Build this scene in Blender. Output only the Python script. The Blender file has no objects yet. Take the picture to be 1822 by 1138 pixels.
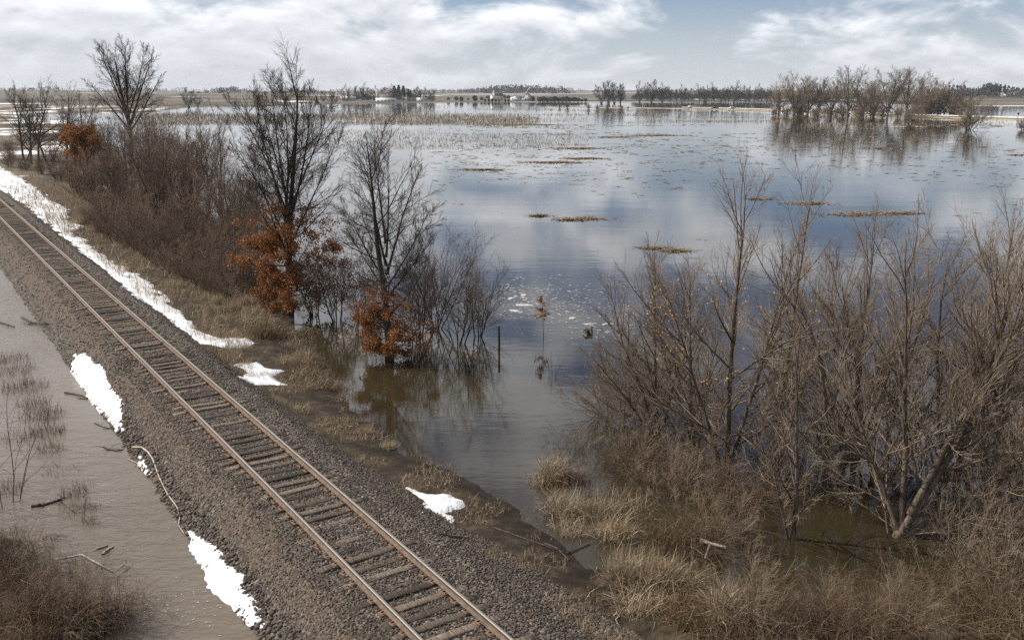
import bpy, math, random
import numpy as np
from mathutils import Vector

sc = bpy.context.scene
R = math.radians
# ------------------------------------------------------------------ camera
CX, CY, F, HY, CAMZ = 911.0, 569.0, 1670.0, 165.0, 11.5
PITCH = math.atan((CY - HY) / F)
cam = bpy.data.cameras.new('camera')
cam.sensor_width = 36.0
cam.lens = F / 1822.0 * 36.0
cam.clip_start = 0.3
cam.clip_end = 30000
camo = bpy.data.objects.new('camera', cam)
sc.collection.objects.link(camo)
camo.location = (0, 0, CAMZ)
camo.rotation_euler = (math.pi / 2 - PITCH, 0, 0)
sc.camera = camo
# ------------------------------------------------------------------ sky
SUN_YAW, SUN_EL = -76.0, 41.0
world = bpy.data.worlds.new('World')
sc.world = world
world.use_nodes = True
wt = world.node_tree
wn, wl = wt.nodes, wt.links


def wnode(kind, **kw):
    n = wn.new(kind)
    for k, v in kw.items():
        setattr(n, k, v)
    return n


def wmath(op, a, b=None, c=None, clamp=False):
    n = wn.new('ShaderNodeMath')
    n.operation = op
    n.use_clamp = clamp
    for i, v in enumerate((a, b, c)):
        if v is None:
            continue
        if isinstance(v, (int, float)):
            n.inputs[i].default_value = v
        else:
            wl.new(v, n.inputs[i])
    return n.outputs[0]


def wmix(fac, a, b):
    n = wn.new('ShaderNodeMix')
    n.data_type = 'RGBA'
    if isinstance(fac, (int, float)):
        n.inputs[0].default_value = fac
    else:
        wl.new(fac, n.inputs[0])
    for i, v in ((6, a), (7, b)):
        if isinstance(v, tuple):
            n.inputs[i].default_value = v + (1,)
        else:
            wl.new(v, n.inputs[i])
    return n.outputs[2]


sky = wnode('ShaderNodeTexSky', sky_type='NISHITA', sun_disc=False)
sky.sun_elevation = R(SUN_EL)
sky.sun_rotation = R(SUN_YAW)
sky.air_density = 1.0
sky.dust_density = 0.3
sky.ozone_density = 2.0
bg = wn['Background']
bg.inputs[1].default_value = 0.057
tc = wnode('ShaderNodeTexCoord')
sep = wnode('ShaderNodeSeparateXYZ')
wl.new(tc.outputs['Generated'], sep.inputs[0])
zc = wmath('MAXIMUM', sep.outputs[2], 0.0)


def cloud_noise(lift, scale, detail, rough, seed):
    den = wmath('ADD', wmath('MAXIMUM', wmath('ADD', zc, lift), 0.0), 0.40)
    px = wmath('DIVIDE', sep.outputs[0], den)
    py = wmath('DIVIDE', sep.outputs[1], den)
    cmb = wn.new('ShaderNodeCombineXYZ')
    wl.new(px, cmb.inputs[0])
    wl.new(py, cmb.inputs[1])
    cmb.inputs[2].default_value = seed
    nz = wn.new('ShaderNodeTexNoise')
    nz.noise_dimensions = '3D'
    nz.inputs['Scale'].default_value = scale
    nz.inputs['Detail'].default_value = detail
    nz.inputs['Roughness'].default_value = rough
    nz.inputs['Distortion'].default_value = 0.25
    wl.new(cmb.outputs[0], nz.inputs['Vector'])
    return nz.outputs[0]


CSEED = 131.9
big = cloud_noise(0.0, 0.7, 2.0, 0.5, CSEED + 11.0)
n0 = cloud_noise(0.0, 3.4, 10.0, 0.58, CSEED)
n1 = cloud_noise(0.012, 3.4, 7.0, 0.58, CSEED)
dens = wmath('ADD', n0, wmath('MULTIPLY', wmath('SUBTRACT', big, 0.5), 0.75))
dens = wmath('ADD', dens, wmath('MULTIPLY', sep.outputs[0], -0.03))
mask = wn.new('ShaderNodeMapRange')
mask.interpolation_type = 'SMOOTHSTEP'
mask.inputs[1].default_value = 0.395
mask.inputs[2].default_value = 0.57
wl.new(dens, mask.inputs[0])
# the underside of a cloud is grey: more cloud above than here means a base
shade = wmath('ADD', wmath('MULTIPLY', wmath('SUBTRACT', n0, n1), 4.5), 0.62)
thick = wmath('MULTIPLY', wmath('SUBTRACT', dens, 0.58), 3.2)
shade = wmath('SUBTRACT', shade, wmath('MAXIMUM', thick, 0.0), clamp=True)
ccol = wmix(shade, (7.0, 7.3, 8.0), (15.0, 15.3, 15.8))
skyc = wn.new('ShaderNodeHueSaturation')
skyc.inputs['Saturation'].default_value = 1.0
skyc.inputs['Value'].default_value = 0.85
tint = wn.new('ShaderNodeMix')
tint.data_type = 'RGBA'
tint.blend_type = 'MULTIPLY'
tint.inputs[0].default_value = 1.0
tint.inputs[7].default_value = (0.80, 0.95, 1.25, 1)
wl.new(sky.outputs[0], tint.inputs[6])
wl.new(tint.outputs[2], skyc.inputs['Color'])
paler = wmix(0.08, skyc.outputs[0], (8.6, 9.2, 10.2))
col = wmix(wmath('MULTIPLY', mask.outputs[0], 0.94), paler, ccol)
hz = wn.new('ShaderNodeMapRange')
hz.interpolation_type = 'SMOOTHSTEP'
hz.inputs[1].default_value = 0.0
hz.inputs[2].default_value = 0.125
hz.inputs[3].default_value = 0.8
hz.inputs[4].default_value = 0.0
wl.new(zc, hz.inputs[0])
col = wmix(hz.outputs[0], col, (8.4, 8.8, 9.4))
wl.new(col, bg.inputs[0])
# ------------------------------------------------------------------ sun
sl = bpy.data.lights.new('sun', 'SUN')
sl.energy = 5.0
sl.angle = R(0.53)
sl.color = (1.0, 0.925, 0.80)
so = bpy.data.objects.new('sun', sl)
sc.collection.objects.link(so)
SV = Vector((math.sin(R(SUN_YAW)) * math.cos(R(SUN_EL)), math.cos(R(SUN_YAW)) * math.cos(R(SUN_EL)), math.sin(R(SUN_EL))))
so.rotation_euler = SV.to_track_quat('Z', 'Y').to_euler()
so.location = (-60, 20, 60)
# ------------------------------------------------------------------ exposure
vs = sc.view_settings
vs.view_transform = 'Standard'
vs.look = 'None'
vs.exposure = 0.5
vs.gamma = 1.0
vs.use_curve_mapping = False
sc.cycles.max_bounces = 6
sc.cycles.diffuse_bounces = 2
sc.cycles.glossy_bounces = 3
sc.cycles.use_denoising = False
sc.cycles.denoiser = 'OPENIMAGEDENOISE'
sc.cycles.denoising_input_passes = 'RGB_ALBEDO_NORMAL'
sc.cycles.denoising_prefilter = 'ACCURATE'

# ================================================================== helpers
FWD = np.array([0, math.cos(PITCH), -math.sin(PITCH)])
UPV = np.array([0, math.sin(PITCH), math.cos(PITCH)])
RTV = np.array([1.0, 0, 0])


def P(x, y, z=0.0):
    """point of the place at height z that the photograph shows at pixel x, y"""
    d = RTV * (x - CX) / F + UPV * (CY - y) / F + FWD
    return d * ((CAMZ - z) / -d[2]) + np.array([0, 0, CAMZ])


def depth(p):
    return float((np.asarray(p) - np.array([0, 0, CAMZ])) @ FWD)


C = sc.collection
_meshes = {}


def mesh_np(name, V, quads=None, tris=None, smooth=False):
    me = bpy.data.meshes.new(name)
    V = np.asarray(V, dtype=np.float32).reshape(-1, 3)
    loops = []
    sizes = []
    if quads is not None and len(quads):
        q = np.asarray(quads, dtype=np.int32).reshape(-1, 4)
        loops.append(q.ravel())
        sizes.append(np.full(len(q), 4, np.int32))
    if tris is not None and len(tris):
        t = np.asarray(tris, dtype=np.int32).reshape(-1, 3)
        loops.append(t.ravel())
        sizes.append(np.full(len(t), 3, np.int32))
    loops = np.concatenate(loops)
    sizes = np.concatenate(sizes)
    starts = np.concatenate(([0], np.cumsum(sizes)[:-1])).astype(np.int32)
    me.vertices.add(len(V))
    me.vertices.foreach_set('co', V.ravel())
    me.loops.add(len(loops))
    me.loops.foreach_set('vertex_index', loops)
    me.polygons.add(len(sizes))
    me.polygons.foreach_set('loop_start', starts)
    me.polygons.foreach_set('loop_total', sizes)
    if smooth:
        me.polygons.foreach_set('use_smooth', np.ones(len(sizes), bool))
    me.update(calc_edges=True)
    return me


def link(name, me, mat=None, parent=None, label=None, cat=None, group=None, kind=None, loc=None, rz=None):
    o = bpy.data.objects.new(name, me)
    C.objects.link(o)
    if me is not None and mat is not None and len(me.materials) == 0:
        me.materials.append(mat)
    if parent is not None:
        o.parent = parent
    if loc is not None:
        o.location = loc
    if rz is not None:
        o.rotation_euler = (0, 0, rz)
    if label:
        o['label'] = label
    if cat:
        o['category'] = cat
    if group:
        o['group'] = group
    if kind:
        o['kind'] = kind
    return o


def copy_thing(root, loc, rz, scale, label, group=None):
    r = root.copy()
    C.objects.link(r)
    r.location = loc
    r.rotation_euler = (root.rotation_euler[0], root.rotation_euler[1], rz)
    r.scale = scale if isinstance(scale, tuple) else (scale,) * 3
    r['label'] = label
    if group:
        r['group'] = group
    for ch in root.children:
        c = ch.copy()
        C.objects.link(c)
        c.parent = r
        for g in ch.children:
            d = g.copy()
            C.objects.link(d)
            d.parent = c
    return r


def norm(v):
    return v / np.maximum(np.linalg.norm(v, axis=-1, keepdims=True), 1e-9)


class Geo:
    """collects boxes, tubes and polygons for one mesh"""

    def __init__(self):
        self.V, self.Q, self.T, self.n = [], [], [], 0

    def add(self, V, quads=None, tris=None):
        V = np.asarray(V, float).reshape(-1, 3)
        if quads is not None:
            self.Q.append(np.asarray(quads, int).reshape(-1, 4) + self.n)
        if tris is not None:
            self.T.append(np.asarray(tris, int).reshape(-1, 3) + self.n)
        self.V.append(V)
        self.n += len(V)

    def box(self, c, s, rz=0.0, jit=0.0, rng=None):
        b = np.array([[x, y, z] for z in (-.5, .5) for y in (-.5, .5) for x in (-.5, .5)]) * np.asarray(s)
        if jit:
            b = b + rng.normal(0, jit, b.shape)
        cr, sr = math.cos(rz), math.sin(rz)
        b = np.stack([b[:, 0] * cr - b[:, 1] * sr, b[:, 0] * sr + b[:, 1] * cr, b[:, 2]], 1) + np.asarray(c)
        self.add(b, [[0, 2, 3, 1], [4, 5, 7, 6], [0, 1, 5, 4], [2, 6, 7, 3], [0, 4, 6, 2], [1, 3, 7, 5]])

    def tube(self, pts, rad, S=6):
        V, Q = tubes(np.asarray(pts, float)[None], np.asarray(rad, float)[None], S)
        self.add(V, Q)

    def mesh(self, name, smooth=False):
        return mesh_np(name, np.concatenate(self.V), np.concatenate(self.Q) if self.Q else None,
                       np.concatenate(self.T) if self.T else None, smooth)


def tubes(pts, rad, S):
    N, K, _ = pts.shape
    tan = np.empty_like(pts)
    tan[:, 1:-1] = pts[:, 2:] - pts[:, :-2] if K > 2 else 0
    tan[:, 0] = pts[:, 1] - pts[:, 0]
    tan[:, -1] = pts[:, -1] - pts[:, -2]
    tan = norm(tan)
    mt = norm(pts[:, -1] - pts[:, 0])
    ref = np.where(np.abs(mt[:, 2:3]) < 0.9, np.array([[0, 0, 1.0]]), np.array([[1.0, 0, 0]]))
    a0 = norm(np.cross(mt, ref))[:, None, :]
    b = norm(np.cross(tan, np.broadcast_to(a0, tan.shape)))
    a = np.cross(b, tan)
    ang = np.arange(S) * 2 * math.pi / S
    V = pts[:, :, None, :] + rad[:, :, None, None] * (np.cos(ang)[None, None, :, None] * a[:, :, None, :]
                                                      + np.sin(ang)[None, None, :, None] * b[:, :, None, :])
    base = (np.arange(N)[:, None, None] * K + np.arange(K - 1)[None, :, None]) * S
    i = np.arange(S)[None, None, :]
    j = (i + 1) % S
    Q = np.stack(np.broadcast_arrays(base + i, base + j, base + S + j, base + S + i), -1).reshape(-1, 4)
    return V.reshape(-1, 3), Q


# ------------------------------------------------------------------ noise for shapes
def vnoise(x, y, seed=0):
    x = np.asarray(x, float)
    y = np.asarray(y, float)
    xi = np.floor(x).astype(np.int64)
    yi = np.floor(y).astype(np.int64)
    fx = x - xi
    fy = y - yi
    fx = fx * fx * (3 - 2 * fx)
    fy = fy * fy * (3 - 2 * fy)

    def h(a, b):
        n = (a * 374761393 + b * 668265263 + seed * 1442695041) & 0x7fffffff
        n = ((n ^ (n >> 13)) * 1274126177) & 0x7fffffff
        return ((n ^ (n >> 16)) & 0xffff) / 65535.0
    return (h(xi, yi) * (1 - fx) + h(xi + 1, yi) * fx) * (1 - fy) + (h(xi, yi + 1) * (1 - fx) + h(xi + 1, yi + 1) * fx) * fy


def fbm(x, y, seed=0, o=4):
    s, a, t = 0.0, 0.5, 0.0
    for k in range(o):
        s = s + a * vnoise(x * 2 ** k, y * 2 ** k, seed + k)
        t += a
        a *= 0.5
    return s / t - 0.5


def sstep(a, b, x):
    t = np.clip((x - a) / (b - a), 0, 1)
    return t * t * (3 - 2 * t)


# ------------------------------------------------------------------ materials
def M(name, cols, scale=4.0, rough=0.9, bump=0.0, bscale=30.0, island=False, stretch=(1, 1, 1), spec=0.25,
      metal=0.0, pos=None, detail=4.0, objrand=0.0, translucent=0.0, world=False):
    m = bpy.data.materials.new(name)
    m.use_nodes = True
    nt = m.node_tree
    N, L = nt.nodes, nt.links
    b = N['Principled BSDF']
    b.inputs['Roughness'].default_value = rough
    b.inputs['Specular IOR Level'].default_value = spec
    b.inputs['Metallic'].default_value = metal
    tcn = N.new('ShaderNodeTexCoord')
    mp = N.new('ShaderNodeMapping')
    mp.inputs['Scale'].default_value = stretch
    if world:
        g = N.new('ShaderNodeNewGeometry')
        L.new(g.outputs['Position'], mp.inputs[0])
    else:
        L.new(tcn.outputs['Object'], mp.inputs[0])
    nz = N.new('ShaderNodeTexNoise')
    nz.inputs['Scale'].default_value = scale
    nz.inputs['Detail'].default_value = detail
    nz.inputs['Roughness'].default_value = 0.6
    L.new(mp.outputs[0], nz.inputs['Vector'])
    ramp = N.new('ShaderNodeValToRGB')
    el = ramp.color_ramp.elements
    n = len(cols)
    while len(el) < n:
        el.new(0.5)
    for i, c in enumerate(cols):
        el[i].position = pos[i] if pos else (i / (n - 1) if island else 0.3 + 0.4 * i / max(n - 1, 1))
        el[i].color = tuple(c) + (1,)
    if island:
        g = N.new('ShaderNodeNewGeometry')
        mx = N.new('ShaderNodeMath')
        mx.operation = 'MULTIPLY_ADD'
        mx.inputs[1].default_value = 0.7
        L.new(g.outputs['Random Per Island'], mx.inputs[0])
        ms = N.new('ShaderNodeMath')
        ms.operation = 'MULTIPLY'
        ms.inputs[1].default_value = 0.3
        L.new(nz.outputs[0], ms.inputs[0])
        L.new(ms.outputs[0], mx.inputs[2])
        L.new(mx.outputs[0], ramp.inputs[0])
    else:
        L.new(nz.outputs[0], ramp.inputs[0])
    out = ramp.outputs[0]
    if objrand:
        oi = N.new('ShaderNodeObjectInfo')
        mr = N.new('ShaderNodeMapRange')
        mr.inputs[3].default_value = 1 - objrand
        mr.inputs[4].default_value = 1 + objrand
        L.new(oi.outputs['Random'], mr.inputs[0])
        hs = N.new('ShaderNodeHueSaturation')
        L.new(mr.outputs[0], hs.inputs['Value'])
        L.new(out, hs.inputs['Color'])
        out = hs.outputs[0]
    L.new(out, b.inputs['Base Color'])
    if bump:
        n2 = N.new('ShaderNodeTexNoise')
        n2.inputs['Scale'].default_value = bscale
        n2.inputs['Detail'].default_value = 5
        L.new(mp.outputs[0], n2.inputs['Vector'])
        bp = N.new('ShaderNodeBump')
        bp.inputs['Strength'].default_value = bump
        bp.inputs['Distance'].default_value = 0.05
        L.new(n2.outputs[0], bp.inputs['Height'])
        L.new(bp.outputs[0], b.inputs['Normal'])
    if translucent:
        tr = N.new('ShaderNodeBsdfTranslucent')
        L.new(out, tr.inputs[0])
        mxs = N.new('ShaderNodeMixShader')
        mxs.inputs[0].default_value = translucent
        L.new(b.outputs[0], mxs.inputs[1])
        L.new(tr.outputs[0], mxs.inputs[2])
        L.new(mxs.outputs[0], N['Material Output'].inputs[0])
    return m


MT = {}
MT['bark_dark'] = M('bark_dark', [(0.021, 0.0168, 0.0144), (0.048, 0.0396, 0.0336), (0.066, 0.0552, 0.048)], 6, .95, .6, 25, stretch=(1, 1, .3))
MT['twig_dark'] = M('twig_dark', [(0.05019, 0.03583, 0.02775), (0.1088, 0.07465, 0.05616)], island=True, rough=.9)
MT['twig_red'] = M('twig_red', [(0.07273, 0.04905, 0.03604), (0.2036, 0.1401, 0.1001)], island=True, rough=.9, objrand=.25)
MT['bark_tan'] = M('bark_tan', [(0.04488, 0.03292, 0.02326), (0.08976, 0.06794, 0.0491), (0.1496, 0.1156, 0.08721)], 6, .9, .6, 30, stretch=(1, 1, .3))
MT['twig_tan'] = M('twig_tan', [(0.09647, 0.07182, 0.05123), (0.3323, 0.2565, 0.1872)], island=True, rough=.75)
MT['bark_far'] = M('bark_far', [(0.07, 0.0595, 0.049), (0.14, 0.1225, 0.1015)], 1.5, .95)
MT['twig_far'] = M('twig_far', [(0.1219, 0.09488, 0.0693), (0.2344, 0.1811, 0.1299)], island=True, objrand=.3)
MT['twig_farther'] = M('twig_farther', [(0.0375, 0.036, 0.036), (0.075, 0.0675, 0.06375)], island=True, objrand=.3)
MT['rust_leaf'] = M('rust_leaf', [(0.09422, 0.04057, 0.01452), (0.2558, 0.09919, 0.02783), (0.3769, 0.1803, 0.05687)], island=True, rough=.6, translucent=.3)
MT['amber_leaf'] = M('amber_leaf', [(0.0935, 0.04104, 0.014), (0.242, 0.0972, 0.028), (0.352, 0.1728, 0.066)], island=True, rough=.6, translucent=.3)
MT['seed_leaf'] = M('seed_leaf', [(.3, .19, .08), (.5, .36, .18)], island=True, rough=.7, translucent=.3)
MT['straw'] = M('straw', [(0.07154, 0.0475, 0.0288), (0.1749, 0.1225, 0.0756), (0.2703, 0.203, 0.1296), (0.4451, 0.36, 0.252)], island=True, rough=.8, translucent=.2, objrand=.12)
MT['straw_dark'] = M('straw_dark', [(0.03342, 0.02049, 0.01067), (0.08168, 0.05123, 0.02668), (0.1412, 0.09217, 0.05038), (0.297, 0.2116, 0.1245)], island=True, rough=.85, translucent=.15, objrand=.15)
MT['straw_pale'] = M('straw_pale', [(0.077, 0.053, 0.033), (0.22, 0.1643, 0.105), (0.363, 0.2809, 0.19), (0.572, 0.477, 0.35)], island=True, rough=.8, translucent=.2, objrand=.15)
MT['bramble'] = M('bramble', [(0.03181, 0.02064, 0.01275), (0.08272, 0.05161, 0.03188), (0.14, 0.09105, 0.05796), (0.2927, 0.2248, 0.1565)], island=True, rough=.8, objrand=.15)
MT['stubble'] = M('stubble', [(0.1445, 0.1062, 0.06375), (0.255, 0.1913, 0.119), (0.374, 0.2975, 0.1955)], island=True, rough=.9)
MT['debris'] = M('debris', [(0.08, 0.056, 0.032), (0.192, 0.136, 0.08), (0.384, 0.304, 0.2)], island=True, rough=.9)
MT['snow'] = M('snow', [(0.5568, 0.5856, 0.6402), (0.7872, 0.7872, 0.8051)], 2.2, .6, .7, 9, spec=.3)
MT['foam'] = M('foam', [(.22, .21, .20), (.55, .54, .52)], island=True, rough=.6)
MT['steel'] = M('rail_steel', [(.17, .115, .08), (.25, .175, .125), (.20, .13, .09)], 14, .7, .2, 80, metal=.0)
MT['rust'] = M('rusty_plate', [(0.056, 0.0336, 0.0224), (0.136, 0.076, 0.0464), (0.2, 0.12, 0.076)], 18, .85, .4, 60)
MT['tie'] = M('tie_wood', [(0.03375, 0.02636, 0.02046), (0.0825, 0.06413, 0.0495), (0.18, 0.146, 0.1155)], 9, .9, .8, 22, stretch=(.25, 2.5, 2.5), objrand=.75, detail=7)
MT['stone'] = M('ballast_stone', [(0.0258, 0.02126, 0.01828), (0.06595, 0.05458, 0.04568), (0.1147, 0.09484, 0.07994), (0.2066, 0.1781, 0.1513)], island=True, rough=.9, pos=[0, .4, .75, 1])
MT['post'] = M('post_wood', [(.02, .018, .016), (.06, .05, .042)], 20, .9, .4, 40)
MT['drift'] = M('driftwood', [(.16, .13, .105), (.45, .39, .33)], 7, .8, .3, 30)
MT['drift_dark'] = M('wet_driftwood', [(.025, .018, .013), (.08, .058, .042)], 9, .7, .4, 30)
MT['white_paint'] = M('white_paint', [(.50, .50, .48), (.66, .66, .64)], 2, .7)
MT['grey_wall'] = M('grey_wall', [(.30, .31, .33), (.40, .41, .42)], 1, .8)
MT['brown_roof'] = M('brown_roof', [(.14, .10, .085), (.22, .16, .13)], 1, .85)
MT['dark_roof'] = M('dark_roof', [(.055, .055, .06), (.10, .10, .105)], 1, .85)
MT['pale_roof'] = M('pale_roof', [(.45, .46, .48), (.60, .61, .62)], 1, .6)
MT['window'] = M('window_glass', [(.02, .025, .03), (.04, .05, .06)], 1, .15, spec=.6)
MT['cedar'] = M('cedar', [(.018, .026, .014), (.045, .055, .028), (.07, .075, .04)], island=True, rough=.8, objrand=.25)
MT['far_wood'] = M('far_wood', [(0.028, 0.0296, 0.0336), (0.06, 0.0584, 0.0624)], island=True, rough=.95)
MT['galvanised'] = M('galvanised', [(.55, .56, .57), (.72, .73, .73)], 3, .5, spec=.5)
MT['car_dark'] = M('car_dark', [(.03, .033, .03), (.05, .052, .048)], 3, .35, spec=.5)
MT['car_white'] = M('car_white', [(.75, .75, .76), (.82, .82, .82)], 3, .35, spec=.5)
MT['tyre'] = M('tyre', [(.015, .015, .015), (.03, .03, .03)], 9, .9)
MT['grey_sign'] = M('grey_sign', [(.30, .32, .35), (.38, .40, .43)], 2, .6)


def water_mat(name, base, rough, bumps, spec=0.5):
    m = bpy.data.materials.new(name)
    m.use_nodes = True
    N, L = m.node_tree.nodes, m.node_tree.links
    b = N['Principled BSDF']
    b.inputs['IOR'].default_value = 1.42
    b.inputs['Roughness'].default_value = rough
    b.inputs['Specular IOR Level'].default_value = spec
    g = N.new('ShaderNodeNewGeometry')
    nz = N.new('ShaderNodeTexNoise')
    nz.inputs['Scale'].default_value = 0.07
    nz.inputs['Detail'].default_value = 4
    L.new(g.outputs['Position'], nz.inputs['Vector'])
    rp = N.new('ShaderNodeValToRGB')
    rp.color_ramp.elements[0].position = 0.3
    rp.color_ramp.elements[1].position = 0.7
    rp.color_ramp.elements[0].color = tuple(c * .8 for c in base) + (1,)
    rp.color_ramp.elements[1].color = tuple(c * 1.2 for c in base) + (1,)
    L.new(nz.outputs[0], rp.inputs[0])
    L.new(rp.outputs[0], b.inputs['Base Color'])
    prev = None
    for (sx, sy, strength, det, dist) in bumps:
        mp = N.new('ShaderNodeMapping')
        mp.inputs['Scale'].default_value = (sx, sy, 1)
        mp.inputs['Rotation'].default_value = (0, 0, R(12))
        L.new(g.outputs['Position'], mp.inputs[0])
        w = N.new('ShaderNodeTexNoise')
        w.inputs['Scale'].default_value = 1
        w.inputs['Detail'].default_value = det
        w.inputs['Roughness'].default_value = .55
        L.new(mp.outputs[0], w.inputs['Vector'])
        # wind comes in patches
        pt = N.new('ShaderNodeTexNoise')
        pt.inputs['Scale'].default_value = 0.05
        pt.inputs['Detail'].default_value = 2
        L.new(g.outputs['Position'], pt.inputs['Vector'])
        mr = N.new('ShaderNodeMapRange')
        mr.inputs[1].default_value = .35
        mr.inputs[2].default_value = .65
        mr.inputs[3].default_value = strength * .35
        mr.inputs[4].default_value = strength
        L.new(pt.outputs[0], mr.inputs[0])
        bp = N.new('ShaderNodeBump')
        bp.inputs['Distance'].default_value = dist
        L.new(mr.outputs[0], bp.inputs['Strength'])
        L.new(w.outputs[0], bp.inputs['Height'])
        if prev is not None:
            L.new(prev, bp.inputs['Normal'])
        prev = bp.outputs[0]
    L.new(prev, b.inputs['Normal'])
    return m


# ================================================================== the lie of the land
TA = -33.35
TU = np.array([math.sin(R(TA)), math.cos(R(TA))])
TN = np.array([TU[1], -TU[0]])
TC = 8.376
RAIL_Z, TIE_TOP = 1.0, 0.83


def st(x, y):
    return x * TU[0] + y * TU[1], x * TN[0] + y * TN[1] - TC


def xy(s, t):
    return s * TU[0] + (t + TC) * TN[0], s * TU[1] + (t + TC) * TN[1]


def track_p(s, t, z):
    a, b = xy(s, t)
    return np.array([a, b, z])


SH_S = [-60, 5, 14, 17.8, 20.7, 22.7, 26.6, 30.3, 36.6, 42.6, 50, 60, 90, 130, 200, 400]
SH_W = [4.0, 4.1, 4.25, 4.9, 5.05, 5.2, 4.4, 4.9, 5.7, 7.2, 9.5, 12.5, 15.5, 21, 28, 45]
bumps = []
for (px, py, r, h) in [(985, 845, .9, .45), (1060, 880, .9, .45), (1130, 890, 1.0, .5), (1230, 935, 1.1, .5), (1290, 880, 1.1, .45),
                       (1120, 1030, .8, .5), (1200, 1015, .8, .5), (1230, 1095, 1.1, .6), (1320, 1115, 1.2, .6), (1450, 1120, 1.2, .6),
                       (1560, 1136, 1.2, .6), (1680, 1125, 1.2, .55), (1800, 1110, 1.4, .6), (1190, 800, 1.2, .4), (1300, 815, 1.0, .35),
                       (20, 1015, 1.0, .6), (90, 1095, 1.3, .75), (0, 1130, 1.8, 1.0), (175, 1095, .8, .5), (20, 965, .6, .4),
                       (-80, 1000, 2.5, 1.0), (1900, 1100, 2.0, .7), (1350, 1180, 1.8, .8), (1650, 1190, 1.8, .8), (100, 1180, 2.0, 1.1)]:
    q = P(px, py, 0)
    bumps.append((q[0], q[1], r, h))


def ground_h(x, y):
    x = np.asarray(x, float)
    y = np.asarray(y, float)
    s, t = st(x, y)
    w = np.interp(s, SH_S, SH_W) + 0.9 * fbm(s * .35, t * .12 + 3, 5) * np.clip(s / 25, .6, 3)
    # right-hand verge: falls from the ballast foot to the flood
    zr = np.where(t < w, 0.42 * np.clip((w - t) / np.maximum(w - 2.2, .3), 0, 1.05), -0.10 * (t - w))
    zr = np.maximum(zr, -0.5)
    zl = np.where(t > -2.9, 0.42 * (t + 2.9) / .6 - .12, np.maximum(-0.35 * (-2.9 - t) - .12, -0.6))
    z = np.where(t > 0, zr, zl)
    z = np.where(np.abs(t) < 2.3, 0.42, z)
    z = z + 0.10 * fbm(x * .9, y * .9, 9) * sstep(2.0, 3.2, np.abs(t))
    for bx, by, r, h in bumps:
        z = z + .62 * h * np.exp(-((x - bx) ** 2 + (y - by) ** 2) / (.7 * r * r)) * (1 + 1.2 * fbm(x * 1.7, y * 1.7, 13))
    # beyond the ditch on the near side of the track the land rises again far off
    z = np.where(t < -14, np.maximum(z, -0.5 + 0.05 * np.clip(-14 - t, 0, 20) + .2 * fbm(x * .1, y * .1, 21)), z)
    # far land: where the flood ends, column by column
    c = x / np.maximum(y, 1.0)
    pxx = CX + c * F / math.cos(PITCH) * 1.0
    y0 = np.interp(pxx, [-400, 250, 330, 470, 560, 640, 760, 1000, 1380, 1500, 1700, 1760, 1822, 2300],
                   [520, 560, 820, 840, 980, 1020, 1150, 1200, 1180, 1150, 900, 850, 850, 800])
    y0 = y0 * (1 + .10 * fbm(x * .004, y * .002, 31))
    far = sstep(0, 60, y - y0) * .9 + np.clip((y - y0) / 3000, 0, 1.3) * 15 + \
        sstep(300, 3500, y - y0) * (10 * fbm(x * .0006 + 7, y * .0005, 41, 3) + 3 * fbm(x * .003, y * .002, 43, 3))
    z = np.where(y > 300, np.maximum(z, np.where(y > y0, far, -.5)), z)
    # flooded meadow left of the trees: mud and snow just break the surface
    lw = sstep(40, 90, y) * sstep(-.05, -.35, c) * sstep(18, 40, t)
    z = z + lw * np.where(y < 560, .42 + .55 * fbm(x * .03, y * .012, 51), 0)
    # the road causeway with its guard rail
    return z


ROAD = [P(980, 191, 0), P(1130, 192, 0), P(1270, 194, 0), P(1400, 198, 0), P(1520, 203, 0), P(1650, 208, 0), P(1822, 213, 0), P(2050, 221, 0)]


def ballast_h(s, t):
    top = 0.79 + .05 * fbm(s * 1.1, t * 1.3, 66) - .0 * sstep(1.75, 1.3, np.abs(t))
    left = -2.95 + .25 * fbm(s * .5, 0 * s + 2, 61)
    right = 2.75 + .35 * fbm(s * .4, 0 * s + 7, 62) + sstep(30, 14, s) * .7
    zl = top * (t - left) / (-1.65 - left)
    zr = .25 + (top - .25) * (right - t) / (right - 1.8)
    z = np.minimum(np.minimum(zl, zr), top)
    z = z + .035 * fbm(s * 2.2, t * 2.2, 63) - .02 * np.exp(-(t / .5) ** 2)
    return z


def surf(x, y):
    s, t = st(np.asarray(x, float), np.asarray(y, float))
    b = np.where((t > -3.6) & (t < 3.9), ballast_h(s, t), -9)
    return np.maximum(ground_h(x, y), b)


def PS(px, py, n=5):
    z = .3
    for _ in range(n):
        q = P(px, py, z)
        z = float(surf(q[0], q[1]))
    return P(px, py, z)


# ------------------------------------------------------------------ ground sheet
def geom(a, b, r):
    out = [a]
    stp = abs(b - a) and 0.4
    sgn = 1 if b > a else -1
    while abs(out[-1]) < abs(b):
        out.append(out[-1] + sgn * stp)
        stp *= r
    return out


xs = np.array(sorted(set(np.round(np.concatenate([geom(-46, -7000, 1.11)[1:], np.arange(-46, 26, .52), geom(26, 7000, 1.11)]), 3))))
ys = np.array(sorted(set(np.round(np.concatenate([[-3000, -1000, -300, -100, -40, -15, -4, 2, 6, 9], np.arange(11, 76, .52), geom(76, 700, 1.035)[1:],
                                                 np.geomspace(715, 11000, 90)]), 3))))
GX, GY = np.meshgrid(xs, ys)
GZ = ground_h(GX, GY)
nx, ny = len(xs), len(ys)
ii = (np.arange(ny - 1)[:, None] * nx + np.arange(nx - 1)[None, :]).ravel()
gq = np.stack([ii, ii + 1, ii + nx + 1, ii + nx], 1)


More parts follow.
